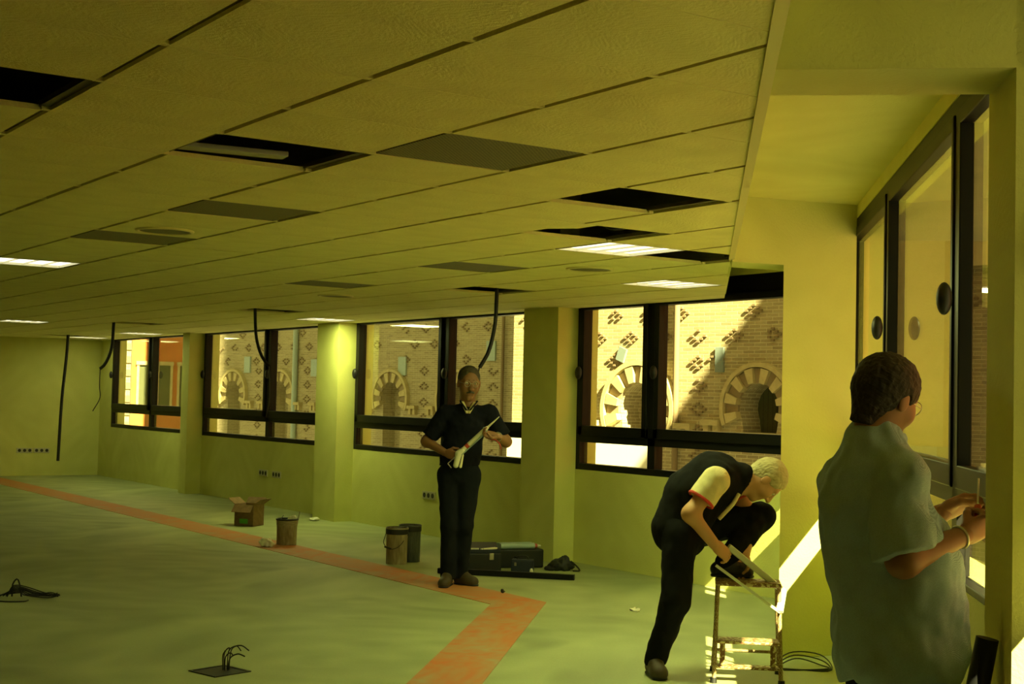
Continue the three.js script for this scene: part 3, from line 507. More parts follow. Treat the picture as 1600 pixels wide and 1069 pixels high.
// ---- the standing worker with the sealant gun (local x = to the right, z = towards the camera)
{
  const p = thing('person', 'standing person in dark polo shirt and dark trousers holding a white sealant gun', 'person', [-9.88, 0, -6.22], YAW), body = [];
  const pel = [0.0, 0.96, 0], wai = [0.012, 1.10, 0], che = [0.045, 1.33, -0.01], nek = [0.06, 1.47, -0.015];
  const shR = [-0.125, 1.425, -0.01], elR = [-0.280, 1.19, -0.03], wrR = [-0.105, 1.10, 0.135], shL = [0.235, 1.43, -0.01], elL = [0.385, 1.205, 0.02], wrL = [0.305, 1.255, 0.235];
  const hR = [-0.085, 0.92, 0], kR = [-0.066, 0.50, 0.03], aR = [-0.072, 0.10, 0], hL = [0.085, 0.92, 0], kL = [0.055, 0.50, 0.02], aL = [0.030, 0.10, -0.07], ax = [0, 0, 1];
  body.push(blob([cap(pel, wai, 0.122, 0.122, { ax, f: 0.72 }), cap(wai, che, 0.125, 0.15, { ax, f: 0.68 }), cap(che, nek, 0.12, 0.06, { ax, f: 0.8 }), cap(shR, shL, 0.06, 0.06), cap(shR, elR, 0.055, 0.043), cap(elR, wrR, 0.043, 0.029), cap(shL, elL, 0.055, 0.043), cap(elL, wrL, 0.043, 0.029), cap(nek, [0.064, 1.60, 0], 0.06, 0.056), cap(hR, kR, 0.085, 0.055), cap(kR, aR, 0.055, 0.042), cap(hL, kL, 0.085, 0.055), cap(kL, aL, 0.055, 0.042), cap(aR, [-0.1, 0.04, 0.14], 0.036, 0.025), cap(aL, [0.13, 0.04, 0.0], 0.036, 0.025)], 0.012, 0.04));
  addHead(p, body, [0.064, 1.685, 0.01], [0.22, -0.10, 1], [0.02, 1, 0], 1.13, hairGeo(-0.05, -0.001, 0.142), M.hairGrey, { moustache: true, glasses: true });
  hand(body, 1, wrR, [0.62, -0.10, 0.45], [0.45, 0.2, -0.62], [0.75, 0.9, 0.6], 0.8);
  hand(body, -1, wrL, [-0.75, 0.12, 0.25], [0.1, 0.5, 0.6], [0.5, 0.7, 0.5], 0.6);
  mesh('body', body, M.skinTan, p);
  const sh = mesh('polo_shirt', blob([cap([0.0, 1.02, 0], wai, 0.165, 0.16, { ax, f: 0.74 }), cap(wai, che, 0.16, 0.172, { ax, f: 0.70 }), cap(che, [0.055, 1.45, -0.012], 0.14, 0.085, { ax, f: 0.82 }), cap(shR, shL, 0.074, 0.074), cap(shR, lerp3(shR, elR, 0.9), 0.075, 0.072, { k: 0.03, cut: [[lerp3(shR, elR, 0.82), [-0.53, -0.84, -0.1]]] }), cap(shL, lerp3(shL, elL, 0.9), 0.075, 0.072, { k: 0.03, cut: [[lerp3(shL, elL, 0.82), [0.53, -0.80, 0.1]]] }), cap([0.062, 1.50, -0.012], [0.062, 1.72, 0], 0.058, 0.07, { sub: true, k: 0.01 })], 0.010, 0.035, { wrinkle: folds(0.007, 13), cut: [[[0, 1.0, 0], [0.02, -1, 0]]] }), M.navy, p);
  mesh('collar', [beamBar([0.005, 1.535, 0.05], [0.060, 1.455, 0.105], 0.012, 0.05, [-0.6, 0.3, 1]), beamBar([0.130, 1.535, 0.05], [0.072, 1.455, 0.105], 0.012, 0.05, [0.6, 0.3, 1])], M.navy, sh);
  mesh('collar_lining', [beamBar([0.015, 1.530, 0.066], [0.060, 1.436, 0.124], 0.026, 0.012), beamBar([0.119, 1.530, 0.066], [0.070, 1.436, 0.124], 0.026, 0.012)], M.cream, sh);
  const tr = mesh('trousers', blob([cap([0, 1.0, 0], [0, 0.93, 0], 0.148, 0.150, { ax, f: 0.74, cut: [[[0, 1.055, 0], [0, 1, 0]]] }), cap(hR, kR, 0.100, 0.076), cap(kR, [aR[0], 0.08, aR[2]], 0.074, 0.064), cap(hL, kL, 0.100, 0.074), cap(kL, [aL[0], 0.09, aL[2]], 0.072, 0.062)], 0.010, 0.03, { wrinkle: folds(0.007, 12), cut: [[[0, 0.055, 0], [0, -1, 0]]] }), M.denim, p);
  mesh('belt', new THREE.TorusGeometry(0.148, 0.010, 8, 32).rotateX(Math.PI / 2).scale(1, 1.5, 0.76).translate(0, 1.03, 0), M.black, tr);
  shoe(p, [aR[0], 0.10, 0], [-0.065, 0, -0.07], [-0.108, 0, 0.20], M.leather); shoe(p, [aL[0], 0.10, aL[2]], [-0.02, 0, -0.10], [0.178, 0, 0.03], M.leather);
  const wd = V(...sub3(wrL, elL)).normalize();
  const w = mesh('wristwatch', new THREE.TorusGeometry(0.034, 0.007, 8, 24).applyQuaternion(new THREE.Quaternion().setFromUnitVectors(V(0, 0, 1), wd)).translate(...lerp3(elL, wrL, 0.86)), M.metal, p);
  mesh('dial', new THREE.CylinderGeometry(0.017, 0.017, 0.008, 18).rotateX(0.6).translate(...add3(lerp3(elL, wrL, 0.86), [0, 0.03, 0.025])), M.metal, w);
  const gp = thing('sealant_gun', 'white sealant gun with a long nozzle held by the standing worker', 'caulking gun', [-9.88, 0, -6.22], YAW);
  const a = [0.0, 1.105, 0.245], b = [0.21, 1.305, 0.255], d = sub3(b, a), dn = d.map(v => v / Math.hypot(...d));
  mesh('cartridge', [bar(add3(a, dn, 0.05), b, 0.019, 0.019, 18)], M.whitePlastic, gp); mesh('nozzle', [bar(b, add3(b, dn, 0.035), 0.02, 0.012, 14), bar(add3(b, dn, 0.035), add3(b, dn, 0.16), 0.009, 0.0035, 12)], M.whitePlastic, gp);
  mesh('cradle', [beamBar(add3(add3(a, dn, 0.02), [0.012, -0.022, 0]), add3(b, [0.012, -0.022, 0]), 0.04, 0.008), bar(add3(a, dn, 0.03), add3(a, dn, 0.05), 0.023, 0.023, 18), bar(add3(b, dn, -0.004), add3(b, dn, 0.01), 0.024, 0.024, 18)], M.ice, gp);
  mesh('plunger_rod', [bar(add3(a, dn, -0.12), add3(a, dn, 0.05), 0.004), bar(add3(a, dn, -0.12), add3(add3(a, dn, -0.12), [0.03, -0.035, 0]), 0.004)], M.metal, gp);
  mesh('handle', blob([cap(a, [-0.02, 1.01, 0.25], 0.026, 0.022), cap(a, [0.03, 1.13, 0.247], 0.027, 0.025)], 0.005, 0.01), M.whitePlastic, gp); mesh('trigger', blob([cap([0.035, 1.095, 0.25], [0.018, 1.0, 0.252], 0.009, 0.012)], 0.004, 0.01), M.whitePlastic, gp);
  mesh('label_band', bar(add3(a, dn, 0.08), add3(a, dn, 0.11), 0.0198, 0.0198, 18), M.red, gp);
  const t2 = thing('sealant_strip', 'thin curved reddish strip hanging from the standing worker\'s fingers', 'strip', [-9.88, 0, -6.22], YAW);
  mesh('strip', wire([[0.262, 1.225, 0.275], [0.30, 1.225, 0.30], [0.335, 1.19, 0.30], [0.345, 1.15, 0.30]], 0.006), M.red, t2);
}
// ---- the worker bending over the step stool
{
  const A = [-6.14, 0, -5.30], p = thing('person', 'fair-haired person in black waistcoat and white red-trimmed T-shirt bending over a step stool', 'person', A, YAW), body = [];
  const pel = [0.085, 0.85, -0.10], mid = [0.15, 1.02, -0.10], che = [0.265, 1.115, -0.10], nek = [0.42, 1.125, -0.10];
  const shR = [0.25, 1.125, 0.085], elR = [0.105, 0.935, 0.13], wrR = [0.245, 0.765, 0.13], shL = [0.39, 1.10, -0.26], elL = [0.50, 0.905, -0.20], wrL = [0.447, 0.685, -0.06];
  const hR = [0.065, 0.80, -0.01], kR = [0.035, 0.43, 0.07], aR = [-0.068, 0.09, 0], hL = [0.12, 0.80, -0.19], kL = [0.568, 0.905, -0.20], aL = [0.335, 0.655, -0.04];
  body.push(blob([cap(pel, mid, 0.145, 0.14), cap(mid, che, 0.14, 0.15), cap(che, nek, 0.12, 0.062), cap(shR, shL, 0.062, 0.062), cap(shR, elR, 0.054, 0.045), cap(elR, wrR, 0.045, 0.032), cap(shL, elL, 0.054, 0.045), cap(elL, wrL, 0.045, 0.032), cap(nek, [0.53, 1.115, -0.10], 0.06, 0.056), cap(hR, kR, 0.088, 0.058), cap(kR, aR, 0.058, 0.042), cap(hL, kL, 0.09, 0.06), cap(kL, aL, 0.06, 0.043), cap(aR, [-0.05, 0.04, 0.11], 0.036, 0.026), cap(aL, [0.45, 0.60, -0.03], 0.036, 0.026)], 0.012, 0.04));
  addHead(p, body, [0.572, 1.118, -0.10], [0.42, -1, 0.10], [1, 0.45, 0.05], 1.02, hairGeo(-0.075, 0.004), M.hairBlond, { glasses: false });
  hand(body, 1, wrR, [0.75, -0.62, -0.15], [-0.2, -0.5, -0.8], [0.45, 0.7, 0.5], 0.7);
  hand(body, -1, wrL, [-0.15, -0.95, 0.1], [-0.5, 0.1, 0.8], [0.35, 0.6, 0.5], 0.6);
  mesh('body', body, M.skinPale, p);
  const ts = mesh('t_shirt', blob([cap(mid, che, 0.15, 0.158), cap(che, [0.39, 1.13, -0.10], 0.13, 0.075), cap(shR, shL, 0.072, 0.072), cap(shR, lerp3(shR, elR, 0.8), 0.082, 0.080, { k: 0.02, cut: [[lerp3(shR, elR, 0.58), [-0.58, -0.80, 0.15]]] }), cap(shL, lerp3(shL, elL, 0.8), 0.078, 0.074, { k: 0.02, cut: [[lerp3(shL, elL, 0.5), [0.48, -0.86, 0.2]]] })], 0.010, 0.03, { wrinkle: folds(0.005, 14) }), M.cream, p);
  const cuff = (s, e, t, r, n) => new THREE.TorusGeometry(r, 0.008, 8, 28).scale(1, 1, 1.2).applyQuaternion(new THREE.Quaternion().setFromUnitVectors(V(0, 0, 1), V(...n).normalize())).translate(...lerp3(s, e, t));
  mesh('sleeve_trim', cuff(shR, elR, 0.575, 0.077, [-0.58, -0.80, 0.15]), M.redTrim, ts); mesh('sleeve_trim', cuff(shL, elL, 0.495, 0.072, [0.48, -0.86, 0.2]), M.redTrim, ts);
  const ve = mesh('waistcoat', blob([cap([0.075, 0.83, -0.10], mid, 0.165, 0.165), cap(mid, che, 0.165, 0.172), cap(che, [0.42, 1.135, -0.10], 0.15, 0.088), cap([0.27, 1.14, 0.02], [0.36, 1.13, -0.23], 0.088, 0.085), ell([0.23, 1.105, 0.125], [0.088, 0.085, 0.055], { sub: true, k: 0.01 }), cap([0.50, 1.10, -0.10], [0.60, 1.06, -0.10], 0.066, 0.08, { sub: true, k: 0.01 })], 0.010, 0.035, { wrinkle: folds(0.008, 11) }), M.blackCloth, p);
  mesh('pale_lapel', wire([[0.40, 1.045, -0.005], [0.36, 0.985, 0.018], [0.31, 0.93, 0.022], [0.285, 0.90, 0.012]], 0.012, 16, 8), M.cream, ve);
  mesh('trousers', blob([cap([0.08, 0.87, -0.10], [0.085, 0.81, -0.10], 0.158, 0.155), cap(hR, kR, 0.108, 0.082), cap(kR, [aR[0], 0.07, aR[2]], 0.080, 0.062), cap(hL, kL, 0.108, 0.080), cap(kL, aL, 0.078, 0.060)], 0.010, 0.03, { wrinkle: folds(0.009, 11), cut: [[[-0.06, 0.06, 0], [0.1, -1, 0]]] }), M.blackCloth, p);
  shoe(p, [aR[0], 0.10, 0.0], [-0.085, 0, -0.07], [-0.045, 0, 0.18], M.leather); shoe(p, [aL[0], aL[1], aL[2]], [0.25, 0.562, -0.05], [0.50, 0.562, -0.03], M.black);
  const fr = thing('metal_profile', 'pale metal window profile with a mitred end held on the step stool', 'profile', A, YAW);
  mesh('rail', beamBar([0.335, 0.748, 0.05], [0.655, 0.500, 0.05], 0.05, 0.036), M.alu, fr); mesh('rail', beamBar([0.245, 0.655, 0.19], [0.610, 0.400, 0.19], 0.016, 0.016), M.alu, fr);
  mesh('end_piece', beamBar([0.655, 0.500, 0.04], [0.605, 0.405, 0.20], 0.04, 0.02), M.alu, fr);
}
// ---- the man at the slanted window
{
  const A = [-3.04, 0, -3.53], p = thing('person', 'dark-haired person in loose grey-green shirt seen from behind, working at the right window', 'person', A, YAW), body = [];
  const rt = [0.58, 0, 0.81], fw = [0.81, 0, -0.58], pel = [0.045, 0.90, 0.0], bel = [0.035, 1.04, 0.0], che = [-0.035, 1.26, 0], nek = [-0.035, 1.44, 0.0];
  const shR = [0.01, 1.335, 0.145], elR = [0.0, 1.095, 0.225], wrR = [0.225, 1.165, 0.10], shL = [-0.075, 1.305, -0.15], elL = [0.05, 1.10, -0.26], wrL = [0.22, 1.22, -0.10];
  const hR = add3([0.04, 0.86, 0], rt, 0.09), hL = add3([0.04, 0.86, 0], rt, -0.09), kR = add3([0.06, 0.48, 0], rt, 0.10), kL = add3([0.06, 0.48, 0], rt, -0.10), aR = add3([0.03, 0.09, 0], rt, 0.11), aL = add3([0.03, 0.09, 0], rt, -0.11), ax = fw;
  body.push(blob([cap(pel, bel, 0.15, 0.15), cap(bel, che, 0.15, 0.155, { ax, f: 0.8 }), cap(che, nek, 0.13, 0.065, { ax, f: 0.85 }), cap(shR, shL, 0.062, 0.062), cap(shR, elR, 0.056, 0.047), cap(elR, wrR, 0.048, 0.032), cap(shL, elL, 0.056, 0.045), cap(elL, wrL, 0.045, 0.032), cap(nek, [-0.015, 1.54, 0], 0.064, 0.06), cap(hR, kR, 0.09, 0.06), cap(kR, aR, 0.06, 0.044), cap(hL, kL, 0.09, 0.06), cap(kL, aL, 0.06, 0.044), cap(aR, add3(aR, fw, 0.15).map((v, i) => i === 1 ? 0.04 : v), 0.036, 0.026), cap(aL, add3(aL, fw, 0.15).map((v, i) => i === 1 ? 0.04 : v), 0.036, 0.026)], 0.012, 0.04));
  addHead(p, body, [0.005, 1.590, 0.0], [0.78, -0.28, -0.50], [0.2, 1, 0], 1.04, hairGeo(-0.085, 0.010), M.hairDark, { glasses: true });
  hand(body, 1, wrR, [0.75, 0.30, -0.35], [-0.25, 0.2, -0.8], [0.7, 0.8, 0.6], 0.8);
  hand(body, -1, wrL, [0.75, 0.35, -0.1], [-0.2, -0.6, 0.6], [0.6, 0.8, 0.5], 0.7);
  mesh('body', body, M.skin, p);
  const sh = mesh('shirt', blob([cap([0.055, 0.80, 0], bel, 0.222, 0.212, { ax, f: 0.92 }), cap(bel, che, 0.205, 0.185, { ax, f: 0.86 }), cap(che, [-0.033, 1.435, 0], 0.155, 0.080, { ax, f: 0.9 }), cap(shR, [-0.033, 1.44, 0], 0.078, 0.072), cap([-0.06, 1.33, 0.02], [-0.045, 1.43, 0.01], 0.10, 0.084), cap(shL, [-0.033, 1.44, 0], 0.078, 0.072), cap(shR, shL, 0.078, 0.078), cap(shR, elR, 0.084, 0.094, { k: 0.012, cut: [[lerp3(shR, elR, 0.93), [0.25, -0.93, 0.25]]] }), cap(shL, lerp3(shL, elL, 0.9), 0.084, 0.080, { k: 0.03, cut: [[lerp3(shL, elL, 0.8), [0.5, -0.8, -0.3]]] }), cap([-0.02, 1.50, 0], [-0.01, 1.7, 0], 0.058, 0.075, { sub: true, k: 0.01 })], 0.010, 0.05, { wrinkle: folds(0.020, 9), cut: [[[0, 0.69, 0], [0.03, -1, 0]]] }), M.shirtGrey, p);
  mesh('collar', new THREE.TorusGeometry(0.076, 0.015, 10, 32).rotateX(Math.PI / 2).scale(1.05, 2.0, 1).rotateZ(-0.22).translate(-0.024, 1.468, 0), M.shirtGrey, sh);
  mesh('trousers', blob([cap([0.05, 0.92, 0], [0.05, 0.84, 0], 0.165, 0.165), cap(hR, kR, 0.108, 0.08), cap(kR, aR, 0.08, 0.066), cap(hL, kL, 0.108, 0.08), cap(kL, aL, 0.08, 0.066)], 0.014, 0.03, { wrinkle: folds(0.006, 10), cut: [[[0, 0.06, 0], [0, -1, 0]]] }), M.blackCloth, p);
  shoe(p, [aR[0], 0.1, aR[2]], [...add3(aR, fw, -0.07)].map((v, i) => i === 1 ? 0 : v), add3(aR, fw, 0.2).map((v, i) => i === 1 ? 0 : v), M.leather); shoe(p, [aL[0], 0.1, aL[2]], add3(aL, fw, -0.07).map((v, i) => i === 1 ? 0 : v), add3(aL, fw, 0.2).map((v, i) => i === 1 ? 0 : v), M.leather);
  const wd3 = V(...sub3(wrR, elR)).normalize();
  mesh('wristwatch', new THREE.TorusGeometry(0.034, 0.005, 8, 24).applyQuaternion(new THREE.Quaternion().setFromUnitVectors(V(0, 0, 1), wd3)).translate(...lerp3(elR, wrR, 0.93)), M.metal, p);
  const sd = thing('screwdriver', 'small screwdriver held at the window frame by the man in the grey shirt', 'screwdriver', A, YAW);
  const s0 = [0.285, 1.175, 0.045], s1 = [0.305, 1.26, -0.01];
  mesh('handle', bar(s0, lerp3(s0, s1, 0.9), 0.013, 0.011, 12), M.red, sd); mesh('shaft', bar(s1, add3(s1, sub3(s1, s0), 0.9), 0.0035), M.metal, sd);
}
// ------------------------------------------------------------------ step stool
{
  const [x, z] = LD(0.272, 8.135), t = thing('step_stool', 'battered pale metal step stool spattered with paint under the bending worker', 'step stool', [x, 0, z], Math.PI / 2 + T3);
  for (const s of [-1, 1]) { mesh('front_leg', bar([s * 0.185, 0, 0.175], [s * 0.172, 0.535, 0.05], 0.013, 0.013, 10), M.ladder, t); mesh('rear_leg', bar([s * 0.19, 0, -0.175], [s * 0.165, 0.52, -0.05], 0.012, 0.012, 10), M.ladder, t); }
  mesh('platform', rbx(-0.185, 0.185, 0.53, 0.556, -0.10, 0.10, 0.008), M.ladder, t);
  mesh('step', rbx(-0.175, 0.175, 0.225, 0.243, 0.07, 0.21, 0.006), M.ladder, t);
  mesh('step', rbx(-0.178, 0.178, 0.085, 0.10, 0.12, 0.20, 0.006), M.ladder, t);
  mesh('cross_bar', bar([-0.185, 0.13, -0.147], [0.185, 0.13, -0.147], 0.009), M.ladder, t);
  for (const s of [-1, 1]) mesh('side_brace', beamBar([s * 0.183, 0.24, 0.12], [s * 0.178, 0.30, -0.10], 0.006, 0.018), M.metal, t);
  for (const s of [-1, 1]) { mesh('step_bracket', beamBar([s * 0.14, 0.1, 0.16], [s * 0.14, 0.235, 0.14], 0.03, 0.01), M.ladder, t); for (const q of [0.175, -0.175]) mesh('rubber_foot', new THREE.CylinderGeometry(0.018, 0.02, 0.03, 12).translate(s * 0.187, 0.015, q), M.black, t); }
}
// ------------------------------------------------------------------ things on the floor
const onCam = (x, z, r, f) => [x + r * Math.cos(YAW) - f * Math.sin(YAW), 0, z - r * Math.sin(YAW) - f * Math.cos(YAW)];   // step right / away as the camera looks
{
  const t = thing('cardboard_box', 'open dark cardboard box with tan flaps and a green label', 'box', [-15.40, 0, -6.78], YAW - 0.35), w = 0.125, h = 0.25;
  mesh('carton', [bx(-w, w, 0, 0.006, -w, w), bx(-w, -w + 0.006, 0, h, -w, w), bx(w - 0.006, w, 0, h, -w, w), bx(-w, w, 0, h, -w, -w + 0.006), bx(-w, w, 0, h, w - 0.006, w)], M.card, t);
  mesh('flap', beamBar([0, h, w], [0, h - 0.085, w + 0.075], 2 * w, 0.005, [0, 0.6, 0.8]), M.card, t); mesh('flap', beamBar([-w, h, 0], [-w - 0.09, h + 0.07, 0], 2 * w, 0.005), M.card, t);
  mesh('flap', beamBar([w, h, 0], [w + 0.1, h + 0.07, 0], 2 * w, 0.005), M.card, t); mesh('flap', beamBar([0, h, -w], [0, h + 0.07, -w - 0.06], 2 * w, 0.005), M.card, t);
  mesh('label_sticker', bx(-0.055, 0.055, 0.03, 0.085, w, w + 0.003), M.green, t); mesh('carton_edge', bx(w - 0.03, w + 0.002, 0, h - 0.1, w - 0.005, w + 0.002), M.card, t);
}
const shell = (r0, r1, h, th = 0.006) => lathe([[0, 0], [r0, 0], [r1, h], [r1 + 0.006, h], [r1 + 0.006, h - 0.012], [r1 - th, h - 0.012], [r0 - th, th], [0, th]]);
{
  const t = thing('mortar_bucket', 'dirty straight metal bucket with tools sticking out, by the cardboard box', 'bucket', [-13.30, 0, -6.28], YAW);
  mesh('pail', shell(0.102, 0.106, 0.265), M.bucket, t); mesh('rim_crust', new THREE.TorusGeometry(0.108, 0.01, 8, 28).rotateX(Math.PI / 2).translate(0, 0.262, 0), M.rim, t); mesh('dirt_band', lathe([[0.1085, 0.20], [0.1105, 0.25], [0.108, 0.255]]), M.bucket, t);
  mesh('rag', blob([ell([0.05, 0.255, 0], [0.05, 0.04, 0.05]), ell([0.07, 0.28, 0.02], [0.03, 0.03, 0.03])], 0.01, 0.02, { wrinkle: folds(0.012, 30) }), M.paper, t);
  mesh('trowel', [beamBar([-0.08, 0.24, 0.03], [-0.03, 0.31, 0.03], 0.03, 0.006), bar([0.10, 0.2, -0.02], [0.125, 0.345, -0.02], 0.006)], M.metal, t);
}
[[0, 0, 0.098, 0.335, M.bucket, 'pale paint-streaked pail with dark rim and wire handle'], [0.108, 0.20, 0.098, 0.345, M.bucketDark, 'grey metal pail with dark rim behind the paint-streaked pail']].forEach(([r, f, rad, h, m, l], k) => {
  const t = thing('paint_pail', l, 'bucket', onCam(-11.42, -6.52, r, f), YAW + 0.3 * k, 'pails left of the standing worker');
  mesh('pail', shell(rad, rad + 0.004, h), m, t); mesh('rim_band', lathe([[rad + 0.004, h - 0.06], [rad + 0.009, h - 0.055], [rad + 0.009, h], [rad + 0.003, h + 0.004], [rad - 0.004, h]]), M.rim, t);
  mesh('lid', lathe([[0, h - 0.02], [rad - 0.002, h - 0.02], [rad - 0.002, h - 0.01], [0, h - 0.012]]), M.rim, t);
  if (!k) { mesh('wire_handle', wire([[-0.105, h - 0.06, 0], [-0.118, h - 0.14, 0.06], [-0.06, h - 0.19, 0.12], [0.02, h - 0.17, 0.125], [0.105, h - 0.06, 0.01]], 0.0035), M.rim, t); mesh('handle_grip', bar([-0.105, h - 0.172, 0.085], [-0.045, h - 0.185, 0.122], 0.009), M.rim, t); }
});
{
  const a = thing('tool_box', 'black open tool box standing behind the standing worker', 'toolbox', onCam(-10.62, -6.93, -0.02, 0.03), YAW + 0.15);
  mesh('bin', [rbx(-0.20, 0.20, 0, 0.17, -0.11, 0.11, 0.012)], M.black, a); mesh('tray', [bx(-0.19, 0.19, 0.17, 0.178, -0.10, 0.10), bx(-0.19, 0.19, 0.17, 0.2, 0.094, 0.10), bx(-0.19, -0.184, 0.17, 0.2, -0.1, 0.1), bx(0.184, 0.19, 0.17, 0.2, -0.1, 0.1)], M.toolBlue, a);
  mesh('lid', beamBar([0, 0.175, -0.115], [0, 0.225, -0.26], 0.40, 0.02), M.toolBlue, a); mesh('latch', [rbx(-0.13, -0.09, 0.11, 0.17, 0.108, 0.12), rbx(0.09, 0.13, 0.11, 0.17, 0.108, 0.12)], M.metal, a);
  mesh('tools', [bar([0.02, 0.195, 0.05], [0.16, 0.2, -0.03], 0.012), bar([0.04, 0.2, 0.07], [0.17, 0.205, 0.02], 0.01), bar([-0.15, 0.195, 0], [0, 0.2, 0.05], 0.011)], M.whitePlastic, a);
  const b = thing('tool_case', 'small dark blue tool case at the right end of the tool pile', 'toolbox', onCam(-10.52, -7.10, 0.19, 0.0), YAW - 0.1);
  mesh('shell_case', rbx(-0.10, 0.10, 0, 0.115, -0.06, 0.06, 0.012), M.toolBlue, b); mesh('handle', wire([[-0.05, 0.115, 0], [-0.04, 0.14, 0], [0.04, 0.14, 0], [0.05, 0.115, 0]], 0.007), M.black, b); mesh('latch', rbx(-0.07, -0.05, 0.06, 0.09, 0.058, 0.068, 0.003), M.metal, b);
  const c = thing('drill_case', 'black drill case lying behind the other tool boxes', 'toolbox', onCam(-10.62, -7.16, 0.16, 0.27), YAW + 0.3);
  mesh('shell_case', rbx(-0.22, 0.22, 0, 0.17, -0.09, 0.09, 0.015), M.black, c); mesh('handle', wire([[-0.06, 0.10, 0.09], [-0.05, 0.10, 0.125], [0.05, 0.10, 0.125], [0.06, 0.10, 0.09]], 0.01), M.black, c);
  [[-0.045, 'front pale sealant tube with white cap lying on the black drill case'], [0.01, 'middle pale sealant tube lying on the black drill case'], [0.065, 'rear pale sealant tube lying on the black drill case']].forEach(([q, l], k) => {
    const p = onCam(-10.62, -7.16, 0.16, 0.27), s = thing('sealant_tube', l, 'sealant tube', [p[0], 0.197, p[2]], YAW + 0.3 + 0.05 * k, 'sealant tubes on the tool cases');
    mesh('cartridge', bar([-0.19, 0, -q], [0.14, 0, -q], 0.026, 0.026, 16), M.ice, s); mesh('end_cap', bar([0.14, 0, -q], [0.165, 0, -q], 0.026, 0.02, 16), k ? M.whitePlastic : M.red, s); mesh('tip', bar([0.165, 0, -q], [0.20, 0.0, -q], 0.012, 0.01, 10), M.whitePlastic, s);
  });
  const g = thing('crumpled_bag', 'crumpled black bag lying by the pier right of the tools', 'bag', [-10.36, 0, -7.66], YAW);
  mesh('sack', blob([ell([0, 0.045, 0], [0.12, 0.055, 0.08]), ell([0.02, 0.09, 0], [0.05, 0.045, 0.05]), ell([-0.1, 0.02, 0.02], [0.06, 0.025, 0.05])], 0.010, 0.03, { wrinkle: folds(0.02, 18), cut: [[[0, 0.001, 0], [0, -1, 0]]] }), M.black, g); mesh('strap', wire([[0.08, 0.09, 0.03], [0.13, 0.05, 0.05], [0.16, 0.01, 0.06], [0.10, 0.008, 0.09]], 0.008), M.black, g);
  const l = thing('metal_bar', 'long black metal bar lying on the floor in front of the tools', 'bar', [0, 0, 0]);
  mesh('profile', beamBar([-10.64, 0.026, -6.50], [-9.75, 0.026, -7.34], 0.05, 0.048), M.frame, l); mesh('end_plate', beamBar([-9.752, 0.026, -7.338], [-9.745, 0.026, -7.345], 0.053, 0.051), M.black, l);
  const bt = thing('spray_bottle', 'small pale bottle standing between the worker\'s legs and the tool box', 'bottle', [-10.78, 0, -6.72], YAW);
  mesh('flask', lathe([[0, 0], [0.02, 0], [0.022, 0.01], [0.022, 0.07], [0.012, 0.09], [0.011, 0.1], [0, 0.1]]), M.ice, bt); mesh('cap', new THREE.CylinderGeometry(0.012, 0.012, 0.022, 12).translate(0, 0.11, 0), M.whitePlastic, bt);
  const y = thing('yellow_cap', 'tiny yellow plastic cap standing before the dark case', 'cap', [-10.22, 0, -7.22], YAW); mesh('stub', lathe([[0, 0], [0.018, 0], [0.016, 0.035], [0.008, 0.055], [0, 0.056]], 14), M.whitePlastic, y);
}
const crumple = (name, label, pos, r, m, seedv) => { const t = thing(name, label, 'scrap', pos, seedv); mesh('wad', blob([ell([0, r[1] * 0.8, 0], r), ell([r[0] * 0.5, r[1] * 0.5, r[2] * 0.3], r.map(v => v * 0.6))], 0.008, 0.02, { wrinkle: (x, y, z) => 0.018 * noise.noise(x * 26 + seedv * 9, y * 26, z * 26), cut: [[[0, 0.001, 0], [0, -1, 0]]] }), m, t); };
crumple('crumpled_paper', 'crumpled whitish wad on the orange stripe near the bucket', [-13.16, 0.003, -5.99], [0.075, 0.05, 0.055], M.paper, 1);
crumple('crumpled_paper', 'pale scrap on the floor at the foot of the second pier', [-15.70, 0, -7.78], [0.07, 0.02, 0.05], M.paper, 2);
crumple('crumpled_paper', 'pale shred on the bare floor left of the bending worker', [-8.12, 0, -6.70], [0.06, 0.008, 0.025], M.paper, 3);
crumple('wood_chip', 'small dark chip on the floor beyond the end of the orange stripe', [-9.34, 0.003, -6.33], [0.025, 0.012, 0.018], M.cardDark, 4);
